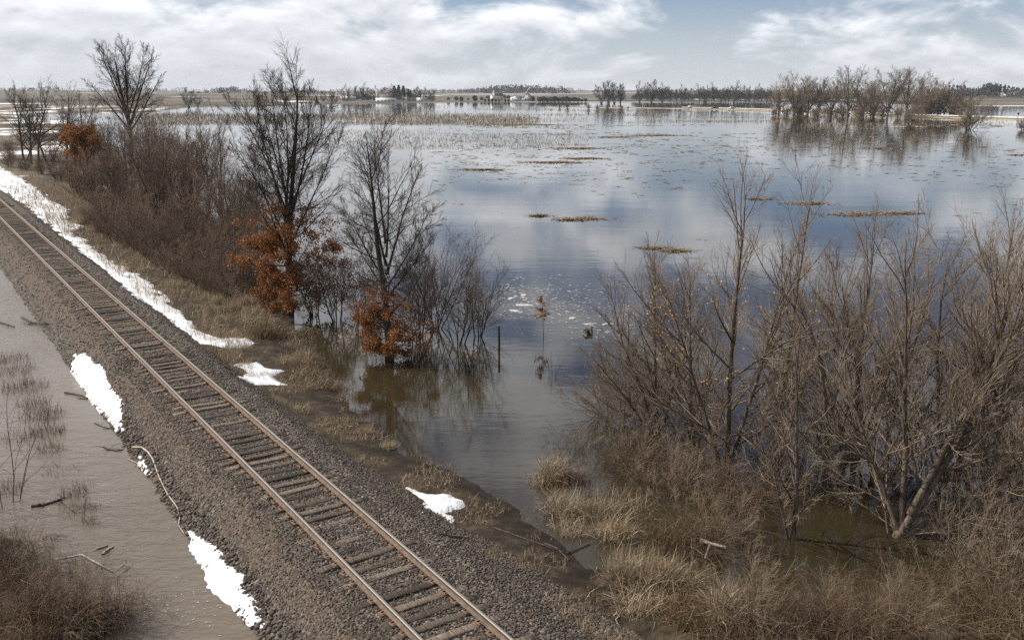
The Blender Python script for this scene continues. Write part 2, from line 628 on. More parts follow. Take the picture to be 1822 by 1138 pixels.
def ground_material():
    m = bpy.data.materials.new('ground')
    m.use_nodes = True
    N, L = m.node_tree.nodes, m.node_tree.links
    b = N['Principled BSDF']
    b.inputs['Roughness'].default_value = .95
    b.inputs['Specular IOR Level'].default_value = .2
    g = N.new('ShaderNodeNewGeometry')

    def noise(sx, sy, sc_, det=5, rough=.6):
        mp = N.new('ShaderNodeMapping')
        mp.inputs['Scale'].default_value = (sx, sy, 1)
        L.new(g.outputs['Position'], mp.inputs[0])
        n = N.new('ShaderNodeTexNoise')
        n.inputs['Scale'].default_value = sc_
        n.inputs['Detail'].default_value = det
        n.inputs['Roughness'].default_value = rough
        L.new(mp.outputs[0], n.inputs['Vector'])
        return n.outputs[0]

    def ramp(fac, stops):
        r = N.new('ShaderNodeValToRGB')
        while len(r.color_ramp.elements) < len(stops):
            r.color_ramp.elements.new(.5)
        for e, (p, c) in zip(r.color_ramp.elements, stops):
            e.position = p
            e.color = tuple(c) + (1,)
        L.new(fac, r.inputs[0])
        return r.outputs[0]
    near = ramp(noise(1, 1, 1.6, 8, .65), [(.3, (.014, .010, .007)), (.5, (.038, .028, .019)), (.62, (.075, .055, .036)), (.75, (.14, .105, .07))])
    farc = ramp(noise(.0016, .0065, 1, 5, .6), [(.30, (.04, .037, .036)), (.48, (.07, .063, .056)), (.51, (.15, .12, .085)), (.53, (.22, .18, .12)),
                                               (.56, (.075, .068, .06)), (.61, (.09, .08, .07)), (.635, (.80, .81, .84))])
    detail = ramp(noise(.006, .03, 1, 6), [(.3, (.6, .6, .6)), (.7, (1.25, 1.25, 1.25))])
    mul = N.new('ShaderNodeMix')
    mul.data_type = 'RGBA'
    mul.blend_type = 'MULTIPLY'
    mul.inputs[0].default_value = 1
    L.new(farc, mul.inputs[6])
    L.new(detail, mul.inputs[7])
    mid = ramp(noise(.03, .016, 1, 6, .65), [(.38, (.05, .043, .036)), (.48, (.10, .082, .062)), (.53, (.17, .135, .095)), (.56, (.78, .79, .82))])
    sp = N.new('ShaderNodeSeparateXYZ')
    L.new(g.outputs['Position'], sp.inputs[0])

    def fade(a, b_):
        mr = N.new('ShaderNodeMapRange')
        mr.inputs[1].default_value = a
        mr.inputs[2].default_value = b_
        L.new(sp.outputs[1], mr.inputs[0])
        return mr.outputs[0]

    def mix(f, a, c):
        x = N.new('ShaderNodeMix')
        x.data_type = 'RGBA'
        L.new(f, x.inputs[0])
        L.new(a, x.inputs[6])
        L.new(c, x.inputs[7])
        return x.outputs[2]
    wet = N.new('ShaderNodeMapRange')
    wet.inputs[1].default_value = .04
    wet.inputs[2].default_value = .20
    wet.inputs[3].default_value = .42
    L.new(sp.outputs[2], wet.inputs[0])
    wm = N.new('ShaderNodeMix')
    wm.data_type = 'RGBA'
    wm.blend_type = 'MULTIPLY'
    wm.inputs[0].default_value = 1
    L.new(near, wm.inputs[6])
    L.new(wet.outputs[0], wm.inputs[7])
    near = wm.outputs[2]
    colr = mix(fade(90, 150), near, mid)
    colr = mix(fade(620, 760), colr, mul.outputs[2])
    L.new(colr, b.inputs['Base Color'])
    bp = N.new('ShaderNodeBump')
    bp.inputs['Strength'].default_value = .8
    bp.inputs['Distance'].default_value = .08
    L.new(noise(1, 1, 5, 8, .7), bp.inputs['Height'])
    L.new(bp.outputs[0], b.inputs['Normal'])
    return m


link('ground', mesh_np('ground', np.stack([GX, GY, GZ], -1), gq, smooth=True), ground_material(), kind='structure',
     label='muddy bank, flooded meadow bed and far fields')


# ------------------------------------------------------------------ water: flood on the far side of the track, ditch on the near side
def wsheet(name, mat, poly, label):
    link(name, mesh_np(name, poly, [[0, 1, 2, 3]]), mat, kind='structure', label=label)


far_s = 9000
a0, a1 = track_p(-800, 0, 0), track_p(far_s, 0, 0)
b0, b1 = track_p(-800, 12000, 0), track_p(far_s, 12000, 0)
c0, c1 = track_p(-800, -9000, 0), track_p(far_s, -9000, 0)
MT['flood'] = water_mat('flood_water', (.026, .020, .010), .035, [(.9, 2.6, .10, 4, .05), (.05, .16, .05, 3, .5)])
MT['ditch'] = water_mat('ditch_water', (.118, .094, .068), .05, [(1.2, 2.6, .55, 3, .14), (5, 9, .8, 4, .035)])
wsheet('flood_water', MT['flood'], [a0, b0, b1, a1], 'dark flood water covering the fields and reflecting the clouds')
wsheet('ditch_water', MT['ditch'], [c0, a0, a1, c1], 'rippled grey-brown muddy water in the ditch beside the track')

# ------------------------------------------------------------------ ballast bed
sv = np.concatenate([np.arange(4, 60, .22), np.geomspace(60, 420, 160)])
tv = np.concatenate([np.linspace(-3.7, -1.2, 26), np.linspace(-1.0, 1.0, 11), np.linspace(1.2, 4.0, 28)])
SS, TT = np.meshgrid(sv, tv, indexing='ij')
bx, by = xy(SS, TT)
BZ = ballast_h(SS, TT)
n1_, n2_ = SS.shape
ii = (np.arange(n1_ - 1)[:, None] * n2_ + np.arange(n2_ - 1)[None, :]).ravel()


def ballast_material():
    m = bpy.data.materials.new('ballast')
    m.use_nodes = True
    N, L = m.node_tree.nodes, m.node_tree.links
    b = N['Principled BSDF']
    b.inputs['Roughness'].default_value = .92
    b.inputs['Specular IOR Level'].default_value = .2
    g = N.new('ShaderNodeNewGeometry')
    v = N.new('ShaderNodeTexVoronoi')
    v.inputs['Scale'].default_value = 17
    L.new(g.outputs['Position'], v.inputs['Vector'])
    sepc = N.new('ShaderNodeSeparateColor')
    L.new(v.outputs['Color'], sepc.inputs[0])
    r = N.new('ShaderNodeValToRGB')
    e = r.color_ramp.elements
    e.new(.5)
    e.new(.8)
    for k, (p_, c) in enumerate([(0, (.024, .02, .017)), (.45, (.066, .055, .046)), (.8, (.11, .091, .077)), (1, (.19, .16, .138))]):
        e[k].position = p_
        e[k].color = c + (1,)
    L.new(sepc.outputs[0], r.inputs[0])
    # brown spilled fines lie in patches
    n = N.new('ShaderNodeTexNoise')
    n.inputs['Scale'].default_value = .55
    n.inputs['Detail'].default_value = 6
    L.new(g.outputs['Position'], n.inputs['Vector'])
    mr = N.new('ShaderNodeMapRange')
    mr.inputs[1].default_value = .42
    mr.inputs[2].default_value = .60
    mr.inputs[4].default_value = .45
    dp = N.new('ShaderNodeVectorMath')
    dp.operation = 'DOT_PRODUCT'
    dp.inputs[1].default_value = (TN[0], TN[1], 0)
    L.new(g.outputs['Position'], dp.inputs[0])
    ab = N.new('ShaderNodeMath')
    ab.operation = 'SUBTRACT'
    ab.inputs[1].default_value = TC - 1.75
    L.new(dp.outputs['Value'], ab.inputs[0])
    ab2 = N.new('ShaderNodeMath')
    ab2.operation = 'ABSOLUTE'
    L.new(ab.outputs[0], ab2.inputs[0])
    bd = N.new('ShaderNodeMapRange')
    bd.interpolation_type = 'SMOOTHSTEP'
    bd.inputs[1].default_value = .25
    bd.inputs[2].default_value = .8
    bd.inputs[3].default_value = .16
    bd.inputs[4].default_value = -.12
    L.new(ab2.outputs[0], bd.inputs[0])
    sm = N.new('ShaderNodeMath')
    L.new(n.outputs[0], sm.inputs[0])
    L.new(bd.outputs[0], sm.inputs[1])
    L.new(sm.outputs[0], mr.inputs[0])
    mx = N.new('ShaderNodeMix')
    mx.data_type = 'RGBA'
    L.new(mr.outputs[0], mx.inputs[0])
    L.new(r.outputs[0], mx.inputs[6])
    mx.inputs[7].default_value = (.10, .072, .052, 1)
    L.new(mx.outputs[2], b.inputs['Base Color'])
    bp = N.new('ShaderNodeBump')
    bp.inputs['Strength'].default_value = 1
    bp.inputs['Distance'].default_value = .045
    bp.invert = True
    L.new(v.outputs['Distance'], bp.inputs['Height'])
    L.new(bp.outputs[0], b.inputs['Normal'])
    return m


link('ballast_bed', mesh_np('ballast_bed', np.stack([bx, by, BZ], -1), np.stack([ii, ii + n2_, ii + n2_ + 1, ii + 1], 1), smooth=True),
     ballast_material(), kind='structure', label='grey-brown crushed stone bed under the railway track')

# ================================================================== railway track
track = link('railway_track', None, label='single railway track with rusty rails on weathered wooden ties', cat='railway track',
             loc=tuple(track_p(20, 0, 0)), rz=math.atan2(TU[1], TU[0]))
# in the track's own frame x runs along the rails and y to the near side
prof = [(-.072, 0), (.072, 0), (.072, .012), (.012, .03), (.009, .115), (.034, .128), (.036, .155), (.028, .167), (-.028, .167), (-.036, .155),
        (-.034, .128), (-.009, .115), (-.012, .03), (-.072, .012)]


def rail_mesh(name):
    sx = np.concatenate([np.arange(-14, 80, 4.0), np.geomspace(80, 380, 30)])
    rng = np.random.default_rng(4)
    K = len(prof)
    V, Q = [], []
    for i, s in enumerate(sx):
        wob = rng.normal(0, .004)
        for (a, b) in prof:
            V.append((s, a + wob, b))
    for i in range(len(sx) - 1):
        for k in range(K):
            Q.append((i * K + k, (i + 1) * K + k, (i + 1) * K + (k + 1) % K, i * K + (k + 1) % K))
    return mesh_np(name, V, Q)


def rail_material():
    m = bpy.data.materials.new('rail')
    m.use_nodes = True
    N, L = m.node_tree.nodes, m.node_tree.links
    b = N['Principled BSDF']
    tcn = N.new('ShaderNodeTexCoord')
    sp = N.new('ShaderNodeSeparateXYZ')
    L.new(tcn.outputs['Object'], sp.inputs[0])
    mr = N.new('ShaderNodeMapRange')
    mr.inputs[1].default_value = .145
    mr.inputs[2].default_value = .163
    L.new(sp.outputs[2], mr.inputs[0])
    n = N.new('ShaderNodeTexNoise')
    n.inputs['Scale'].default_value = 9
    n.inputs['Detail'].default_value = 6
    L.new(tcn.outputs['Object'], n.inputs['Vector'])
    r1 = N.new('ShaderNodeValToRGB')
    r1.color_ramp.elements[0].position = .3
    r1.color_ramp.elements[1].position = .7
    r1.color_ramp.elements[0].color = (.06, .043, .032, 1)
    r1.color_ramp.elements[1].color = (.15, .105, .078, 1)
    L.new(n.outputs[0], r1.inputs[0])
    mx = N.new('ShaderNodeMix')
    mx.data_type = 'RGBA'
    L.new(mr.outputs[0], mx.inputs[0])
    L.new(r1.outputs[0], mx.inputs[6])
    mx.inputs[7].default_value = (.20, .185, .165, 1)
    L.new(mx.outputs[2], b.inputs['Base Color'])
    me = N.new('ShaderNodeMath')
    me.operation = 'MULTIPLY'
    me.inputs[1].default_value = .35
    L.new(mr.outputs[0], me.inputs[0])
    L.new(me.outputs[0], b.inputs['Metallic'])
    mo = N.new('ShaderNodeMapRange')
    mo.inputs[3].default_value = .85
    mo.inputs[4].default_value = .5
    L.new(mr.outputs[0], mo.inputs[0])
    L.new(mo.outputs[0], b.inputs['Roughness'])
    return m


RAILM = rail_material()
rme = rail_mesh('rail')
for yy in (-.75, .75):
    link('rail', rme, RAILM, track, loc=(0, yy, RAIL_Z - .167))

rng = np.random.default_rng(11)


def tie_mesh(k):
    """a sawn, split and worn 2.55 m tie"""
    r = np.random.default_rng(100 + k)
    nL = 9
    xsn = np.linspace(-1.28, 1.28, nL) + np.concatenate([[r.normal(0, .03)], r.normal(0, .02, nL - 2), [r.normal(0, .03)]])
    V, Q = [], []
    for i, x in enumerate(xsn):
        e = .012 + .01 * (i in (0, nL - 1)) + abs(r.normal(0, .006))
        hw = .114 + r.normal(0, .005)
        z1 = r.normal(0, .006) - .012 * (i in (0, nL - 1))
        dip = abs(r.normal(0, .006))
        ring = [(-hw, -.17), (-hw, z1 - e), (-hw + e, z1), (-.01 + r.normal(0, .03), z1 - dip), (hw - e, z1), (hw, z1 - e), (hw, -.17)]
        V += [(a, x, b) for a, b in ring]
    K = 7
    for i in range(nL - 1):
        for j in range(K - 1):
            Q.append((i * K + j, i * K + j + 1, (i + 1) * K + j + 1, (i + 1) * K + j))
    T = []
    for base, flip in ((0, False), ((nL - 1) * K, True)):
        for j in range(1, K - 1):
            t = (base, base + j, base + j + 1)
            T.append(t[::-1] if not flip else t)
    return mesh_np('tie', V, Q, T)


def plate_mesh():
    g = Geo()
    g.box((0, 0, .009), (.19, .36, .018))
    for sx in (-.05, .05):
        for sy in (-.125, .125):
            g.box((sx, sy, .026), (.026, .026, .03), .3)
        g.box((sx, .10 if sx > 0 else -.10, .03), (.03, .04, .026), .2)
    return g.mesh('tie_plate')


ties = [tie_mesh(k) for k in range(8)]
plate = plate_mesh()
NT = 300
farplates = Geo()
pv = np.array([v.co[:] for v in plate.vertices])
pq = np.array([p.vertices[:] for p in plate.polygons])
sx_ = -8.0
for k in range(NT):
    gap = .495 + rng.normal(0, .035)
    sx_ += gap
    o = link('tie', ties[int(rng.integers(8))], MT['tie'], track, loc=(sx_, rng.normal(0, .06), TIE_TOP - .024 + rng.normal(0, .017)), rz=rng.normal(0, .025) + (math.pi if rng.random() < .5 else 0))
    for yy in (-.75, .75):
        if k < 130:
            yl = yy - o.location[1]
            if abs(o.rotation_euler[2]) > 1:
                yl = -yl
            link('tie_plate', plate, MT['rust'], o, loc=(0, yl, .003))
        else:
            farplates.add(pv + np.array([sx_, yy, TIE_TOP - .012]), pq)
fp = link('tie_plates', farplates.mesh('tie_plates'), MT['rust'], track, kind='stuff')

# ------------------------------------------------------------------ loose ballast stones
octv = np.array([[1, 0, 0], [0, 1, 0], [-1, 0, 0], [0, -1, 0], [0, 0, 1], [0, 0, -1]], float)
octf = np.array([[0, 1, 4], [1, 2, 4], [2, 3, 4], [3, 0, 4], [1, 0, 5], [2, 1, 5], [3, 2, 5], [0, 3, 5]])


def stones(n, seed, smin, smax, tmin, tmax, rmin, rmax):
    r = np.random.default_rng(seed)
    u = r.random(n)
    s = smin + (smax - smin) * u ** 1.6
    t = r.uniform(tmin, tmax, n)
    keep = (np.abs(np.abs(t) - .75) > .085)
    s, t = s[keep], t[keep]
    x, y = xy(s, t)
    z = ballast_h(s, t)
    g = ground_h(x, y)
    keep = (z > g - .02) & (z > -.05) & ((np.abs(t + 1.75) > .5) | (s > 38) | (r.random(len(s)) < .62 - 1.1 * fbm(s * .5, t * 1.2, 64)))
    s, t, x, y, z = s[keep], t[keep], x[keep], y[keep], z[keep]
    n = len(s)
    rad = r.uniform(rmin, rmax, n) * r.uniform(.7, 1.25, n)
    V = octv[None] * r.uniform(.65, 1.2, (n, 6, 1)) + r.normal(0, .16, (n, 6, 3))
    a = r.uniform(0, 6.28, n)
    ca, sa = np.cos(a), np.sin(a)
    V = np.stack([V[..., 0] * ca[:, None] - V[..., 1] * sa[:, None], V[..., 0] * sa[:, None] + V[..., 1] * ca[:, None], V[..., 2] * .75], -1)
    V = V * rad[:, None, None] + np.stack([x, y, z + rad * .2], 1)[:, None, :]
    T = octf[None] + (np.arange(n) * 6)[:, None, None]
    return V.reshape(-1, 3), T.reshape(-1, 3)


gg = Geo()
V, T = stones(38000, 1, 11, 40, -3.05, 3.6, .022, .042)
gg.add(V, tris=T)
V, T = stones(10000, 2, 35, 95, -3.0, 3.0, .035, .06)
gg.add(V, tris=T)
V, T = stones(2600, 3, 11, 34, -3.4, -2.4, .05, .085)
gg.add(V, tris=T)
V, T = stones(7000, 4, 11, 36, -2.35, -1.15, .012, .022)
gg.add(V, tris=T)
link('gravel', gg.mesh('gravel'), MT['stone'], kind='stuff', label='loose crushed ballast stones lying over the track bed')


# ================================================================== snow
def poly_sd(px, py, poly):
    """signed distance, positive inside"""
    poly = np.asarray(poly, float)
    d = np.full(px.shape, 1e9)
    inside = np.zeros(px.shape, bool)
    n = len(poly)
    for i in range(n):
        a, b = poly[i], poly[(i + 1) % n]
        e = b - a
        wx, wy = px - a[0], py - a[1]
        tt = np.clip((wx * e[0] + wy * e[1]) / (e @ e + 1e-12), 0, 1)
        d = np.minimum(d, (wx - tt * e[0]) ** 2 + (wy - tt * e[1]) ** 2)
        c1 = (a[1] <= py) & (b[1] > py)
        c2 = (a[1] > py) & (b[1] <= py)
        cr = e[0] * wy - e[1] * wx
        inside ^= (c1 & (cr > 0)) | (c2 & (cr < 0))
    return np.where(inside, 1, -1) * np.sqrt(d)


def snow(pts, label, thick=.09, step=.11, rag=.35, seed=0, dens=None):
    W = np.array([PS(a, b)[:2] for a, b in pts])
    S_, T_ = st(W[:, 0], W[:, 1])
    poly = np.stack([S_, T_], 1)
    s0, s1, t0, t1 = S_.min() - .4, S_.max() + .4, T_.min() - .4, T_.max() + .4
    ds = step if s1 - s0 < 25 else (step * 1.6)
    s = np.arange(s0, s1, ds)
    t = np.arange(t0, t1, step)
    A, B = np.meshgrid(s, t, indexing='ij')
    sc_ = np.clip(A / 40, .6, 2.2)
    d = poly_sd(A, B, poly) + .10 * sc_ + rag * sc_ * fbm(A * 1.1, B * 2.6, 70 + seed, 5) + .13 * (vnoise(A * 8, B * 8, 71) - .5) * np.clip(sc_, .6, 1.3)
    x, y = xy(A, B)
    h = surf(x, y)
    z = np.maximum(h, -.01) + thick * sstep(0, .35, d) - .012 + .02 * fbm(A * 3, B * 3, 72)
    n1, n2 = A.shape
    V = np.stack([x, y, z], -1).reshape(-1, 3)
    ok = d > 0
    cell = ok[:-1, :-1] | ok[1:, :-1] | ok[:-1, 1:] | ok[1:, 1:]
    ii = (np.arange(n1 - 1)[:, None] * n2 + np.arange(n2 - 1)[None, :])[cell]
    q = np.stack([ii, ii + n2, ii + n2 + 1, ii + 1], 1)
    # drop the rim below the surface so that the edge is a real rounded lip
    V[:, 2] = np.where(ok.ravel(), V[:, 2], V[:, 2] - .05)
    used = np.unique(q)
    remap = -np.ones(len(V), int)
    remap[used] = np.arange(len(used))
    link('snow_patch', mesh_np('snow_patch', V[used], remap[q], smooth=True), MT['snow'], label=label, cat='snow',
         group='snow patches beside the track')


snow([(-40, 300), (0, 336), (30, 350), (60, 372), (100, 409), (150, 450), (200, 490), (240, 525), (290, 560), (330, 590), (360, 611), (410, 621), (448, 615),
      (440, 601), (395, 603), (352, 590), (322, 557), (287, 535), (267, 515), (305, 541), (240, 488), (222, 478), (196, 466), (167, 446), (152, 432), (120, 414), (150, 404), (112, 392),
      (122, 378), (84, 356), (70, 340), (34, 318), (-30, 282)], 'long white strip of snow along the brushy side of the track', rag=.7, seed=1)
snow([(418, 648), (455, 645), (475, 655), (508, 660), (485, 668), (505, 684), (470, 684), (422, 672), (440, 662)],
     'small snow patch beside the ballast below the end of the long strip', step=.07, rag=.42, seed=2)
snow([(725, 868), (760, 879), (790, 877), (828, 889), (830, 905), (795, 913), (815, 924), (805, 935), (780, 915), (748, 900), (752, 888)],
     'thin ragged snow patch on the verge near the brown brush', .05, .045, .36, 3)
snow([(128, 628), (150, 628), (187, 660), (193, 690), (216, 710), (219, 764), (205, 768), (195, 747), (180, 735), (155, 702), (136, 672), (128, 650)],
     'elongated snow bank at the ditch edge opposite the rusty oaks', .10, .07, .4, 4)
snow([(240, 809), (255, 809), (262, 828), (273, 840), (263, 846), (244, 828)], 'tiny snow remnant by the pale stick at the ditch edge', .07, .045, .12, 5)
snow([(335, 943), (352, 946), (385, 973), (402, 1000), (430, 1020), (441, 1043), (456, 1060), (463, 1085), (472, 1114), (440, 1118), (402, 1083), (366, 1058), (352, 1010), (337, 975)],
     'large smooth snow bank at the ditch edge nearest the viewer', .11, .055, .32, 6)

# ================================================================== plants
def polyl(rng, start, d, length, K, wig, up):
    N = len(start)
    pts = np.zeros((N, K, 3))
    pts[:, 0] = start
    d = norm(d.copy())
    stp = (length / (K - 1))[:, None]
    for k in range(1, K):
        if k > 1:
            d = d + rng.normal(0, wig, (N, 3))
            d[:, 2] += up / (K - 1)
            d = norm(d)
        pts[:, k] = pts[:, k - 1] + d * stp
    return pts


def children(rng, P_, R_, L_, n, t0, t1, a0, a1, l0, l1, radk, minr, K, wig, up, astd=9, frac=.7):
    N, KP, _ = P_.shape
    cnt = rng.poisson(n, N) if n < 3 else np.maximum(1, np.round(n * rng.uniform(.75, 1.25, N))).astype(int)
    pi = np.repeat(np.arange(N), cnt)
    if len(pi) == 0:
        return None
    loc = np.concatenate([(np.arange(c) + rng.random(c)) / c for c in cnt if c > 0])
    t = t0 + (t1 - t0) * loc
    idx = np.clip(t * (KP - 1), 0, KP - 1.001)
    k = idx.astype(int)
    f = (idx - k)[:, None]
    pos = P_[pi, k] * (1 - f) + P_[pi, k + 1] * f
    tan = norm(P_[pi, k + 1] - P_[pi, k])
    r = R_[pi, k] * (1 - f[:, 0]) + R_[pi, k + 1] * f[:, 0]
    ang = np.radians(a0 + (a1 - a0) * loc + rng.normal(0, astd, len(pi)))
    v = norm(np.cross(tan, rng.normal(0, 1, (len(pi), 3))))
    d = np.cos(ang)[:, None] * tan + np.sin(ang)[:, None] * v
    ln = L_[pi] * (l0 + (l1 - l0) * loc) * rng.uniform(.6, 1.3, len(pi))
    pts = polyl(rng, pos, d, ln, K, wig, up)
    r0 = np.maximum(minr, np.minimum(r * frac, ln * radk))
    u = np.linspace(0, 1, K)[None]
    rad = (r0[:, None] - minr * .6) * (1 - u) ** .85 + minr * .6
    return pts, rad, ln


def grow(seed, stems, levels):
    """stems: list of (start, dir, length, radius); levels: dicts. Returns list of (pts, rad, len) per level"""
    rng = np.random.default_rng(seed)
    K0 = 10
    st_ = np.array([s[0] for s in stems], float)
    di = np.array([s[1] for s in stems], float)
    ln = np.array([s[2] for s in stems], float)
    ra = np.array([s[3] for s in stems], float)
    wig = stems[0][4] if len(stems[0]) > 4 else .06
    up = stems[0][5] if len(stems[0]) > 5 else .25
    pts = polyl(rng, st_, di, ln, K0, wig, up)
    u = np.linspace(0, 1, K0)[None]
    rad = ra[:, None] * ((1 - u) ** .9 * .92 + .08)
    rad[:, 0] *= 1.25
    out = [(pts, rad, ln)]
    for lv in levels:
        src = out[lv.get('src', -1)]
        kw = {k: v for k, v in lv.items() if k != 'src'}
        c = children(rng, src[0], src[1], src[2], **kw)
        out.append(c)
    return out


def cut_water(o, zmin=-.3):
    return o


def build_tree(name, seed, stems, levels, loc, label, cat='tree', group=None, bark='bark_dark', twig='twig_dark', ntrunk=2, sides=(7, 5, 4, 3, 3, 3),
               leaves=None, rz=0.0, scale=1.0, trunk_name='trunk', crown_name='crown', low=None):
    G = grow(seed, stems, levels)
    t, c = Geo(), Geo()
    LG = G
    if low:
        LG = grow(seed + 900, low[0], low[1])
        for i, (p, r, l) in enumerate(LG):
            V, Q = tubes(p, r, (4, 3, 3)[i])
            (t if i == 0 else c).add(V, Q)
    for i, (p, r, l) in enumerate(G):
        V, Q = tubes(p, r, sides[i])
        (t if i < ntrunk else c).add(V, Q)
    root = link(name, None, label=label, cat=cat, group=group, loc=tuple(loc), rz=rz)
    root.scale = (scale,) * 3
    link(trunk_name, t.mesh(trunk_name, True), MT[bark], root)
    link(crown_name, c.mesh(crown_name), MT[twig], root)
    if leaves:
        mesh = leaf_mesh(seed, LG, **leaves['gen'])
        link('leaves', mesh, MT[leaves['mat']], root)
    return root


def leaf_mesh(seed, G, n, lev, zmax=99, size=(.05, .09), spread=.08, zmin=0.1, rmin=0.0, clump=1):
    rng = np.random.default_rng(seed + 5)
    cand = []
    for L in lev:
        p = G[L][0]
        cand.append(p[:, 1:].reshape(-1, 3))
    cand = np.concatenate(cand)
    zz = cand[:, 2]
    w = (zz < zmax) & (zz > zmin)
    soft = np.clip((zmax + .8 - zz) / 1.6, 0, 1) * (zz > zmin)
    pr = soft * (.04 + 3.0 * np.clip(fbm(cand[:, 0] * 1.5 + zz * 1.1, cand[:, 1] * 1.5 - zz * .8, 81, 3) + .5, 0, 1) ** 5)
    pr = pr / pr.sum()
    c = cand[rng.choice(len(cand), n, p=pr)] + rng.normal(0, spread, (n, 3))
    a = norm(rng.normal(0, 1, (n, 3)) + np.array([0, 0, -.4]))
    b = norm(np.cross(a, rng.normal(0, 1, (n, 3))))
    nn = np.cross(a, b)
    s = rng.uniform(size[0], size[1], n)[:, None]
    w_ = s * rng.uniform(.35, .6, (n, 1))
    V = np.stack([c, c + a * s * .5 + b * w_ + nn * s * .12, c + a * s, c + a * s * .5 - b * w_ + nn * s * .12], 1)
    i0 = np.arange(n)[:, None] * 4
    T = np.concatenate([i0 + np.array([[0, 1, 2]]), i0 + np.array([[0, 2, 3]])])
    return mesh_np('leaves', V.reshape(-1, 3), tris=T)


def L_(n, t0, t1, a0, a1, l0, l1, radk, minr, K, wig, up, **k):
    d = dict(n=n, t0=t0, t1=t1, a0=a0, a1=a1, l0=l0, l1=l1, radk=radk, minr=minr, K=K, wig=wig, up=up)
    d.update(k)
    return d


def up_stem(h, r, lean=(0, 0), off=(0, 0), wig=.05, up=.2, z0=-.3):
    return ((off[0], off[1], z0), (lean[0], lean[1], 1.0), h, r, wig, up)


# ------------------------------------------------------------------ the two rusty oaks
def leaders(h, r, lean, lst, wig=.035):
    """a trunk and the leaders that fork off it: (height on trunk, lean x, lean y, length, radius)"""
    out = [up_stem(h, r, lean, wig=wig)]
    for z, lx, ly, ln, rr in lst:
        out.append(((lean[0] * z, lean[1] * z, z), (lx, ly, 1.0), ln, rr, wig, .3))
    return out


def skirt(seed, n, z0, z1, ln, r, drop):
    """low, nearly level limbs round the foot of an oak"""
    rr = np.random.default_rng(seed)
    out = []
    for i in range(n):
        a_ = i * 2.4 + rr.normal(0, .3)
        z = z0 + (z1 - z0) * (i + rr.random()) / n
        k = 1 - .35 * (z - z0) / (z1 - z0)
        out.append(((0, 0, z), (math.cos(a_), math.sin(a_), drop + rr.normal(0, .12)), ln * k * rr.uniform(.4, 1.3), r, .06, .3))
    return out


pa = P(515, 560)
build_tree('oak_tree', 21, leaders(13.2, .25, (.03, 0), [(4.6, .24, .1, 8.0, .085), (5.0, -.18, .0, 7.6, .08), (5.8, .12, -.2, 7.2, .07), (6.4, -.10, .2, 6.6, .065),
                                                     (3.6, -.50, .1, 6.4, .07), (3.8, .58, -.1, 7.0, .07), (7.2, .2, .15, 6.4, .06), (4.2, -.3, -.35, 6.4, .06), (6.8, -.26, 0, 5.4, .055), (5.6, .42, .1, 7.0, .06), (6.0, -.38, .1, 6.6, .06)]), [
    L_(17, .12, .97, 56, 26, .32, .19, .010, .010, 6, .09, .5),
    L_(8, .10, .98, 42, 28, .46, .30, .010, .0075, 4, .11, .4),
    L_(8, .12, .98, 40, 32, .52, .38, .010, .0062, 2, .10, .25)], pa,
    low=(skirt(1, 30, .4, 6.2, 3.3, .035, -.02), [L_(9, .12, .98, 50, 34, .42, .28, .012, .008, 5, .10, .15), L_(6, .12, .98, 48, 36, .5, .36, .01, .006, 3, .12, .1)]),
    label='tall oak by the bank, bare above, rusty leaves on its lower half', bark='bark_dark', twig='twig_dark',
    leaves=dict(mat='rust_leaf', gen=dict(n=26000, lev=[1, 2], zmax=6.2, size=(.06, .12), spread=.12)), scale=.92)
pb = P(693, 640)
build_tree('oak_tree', 22, leaders(10.3, .19, (.0, 0), [(4.0, .30, .1, 5.2, .065), (4.4, -.26, .1, 5.0, .06), (4.8, .14, -.25, 4.8, .055), (3.4, .62, .1, 4.0, .05), (3.6, -.55, -.1, 4.0, .05), (3.0, .9, -.3, 3.4, .045), (3.2, -.8, .3, 3.4, .045),
                                                     (5.4, -.12, .2, 4.6, .06)]), [
    L_(19, .10, .97, 60, 28, .37, .22, .010, .008, 6, .09, .4),
    L_(8, .10, .98, 44, 30, .46, .30, .010, .0062, 4, .11, .35),
    L_(7, .12, .98, 42, 34, .52, .38, .010, .0052, 2, .10, .2)], pb,
    low=(skirt(2, 30, .5, 4.4, 1.9, .025, -.32), [L_(8, .12, .98, 50, 34, .45, .3, .012, .007, 5, .10, .0), L_(5, .12, .98, 48, 36, .5, .36, .01, .005, 3, .12, .0)]),
    label='shorter oak standing in the water, bare above, amber leaves round its foot', bark='bark_dark', twig='twig_dark',
    leaves=dict(mat='amber_leaf', gen=dict(n=13000, lev=[1, 2], zmax=2.7, size=(.05, .10), spread=.10)), scale=.96)
# the oak with rusty leaves farther along the bank
pc = P(160, 322)
build_tree('oak_tree', 23, leaders(11.5, .20, (-.06, 0), [(4, .5, 0, 6.5, .1), (4, -.5, 0, 6.5, .1), (5.5, .2, .3, 5.5, .08)], .05), [
    L_(16, .06, .97, 80, 30, .34, .15, .016, .014, 7, .07, .35),
    L_(8, .2, .98, 50, 34, .36, .24, .014, .010, 5, .09, .3),
    L_(5, .2, .98, 46, 34, .45, .30, .012, .008, 4, .10, .3)], pc,
    'distant oak among grey brush with a low skirt of orange leaves', twig='twig_red',
    leaves=dict(mat='amber_leaf', gen=dict(n=12000, lev=[2, 3], zmax=6.6, size=(.12, .22), spread=.25)))
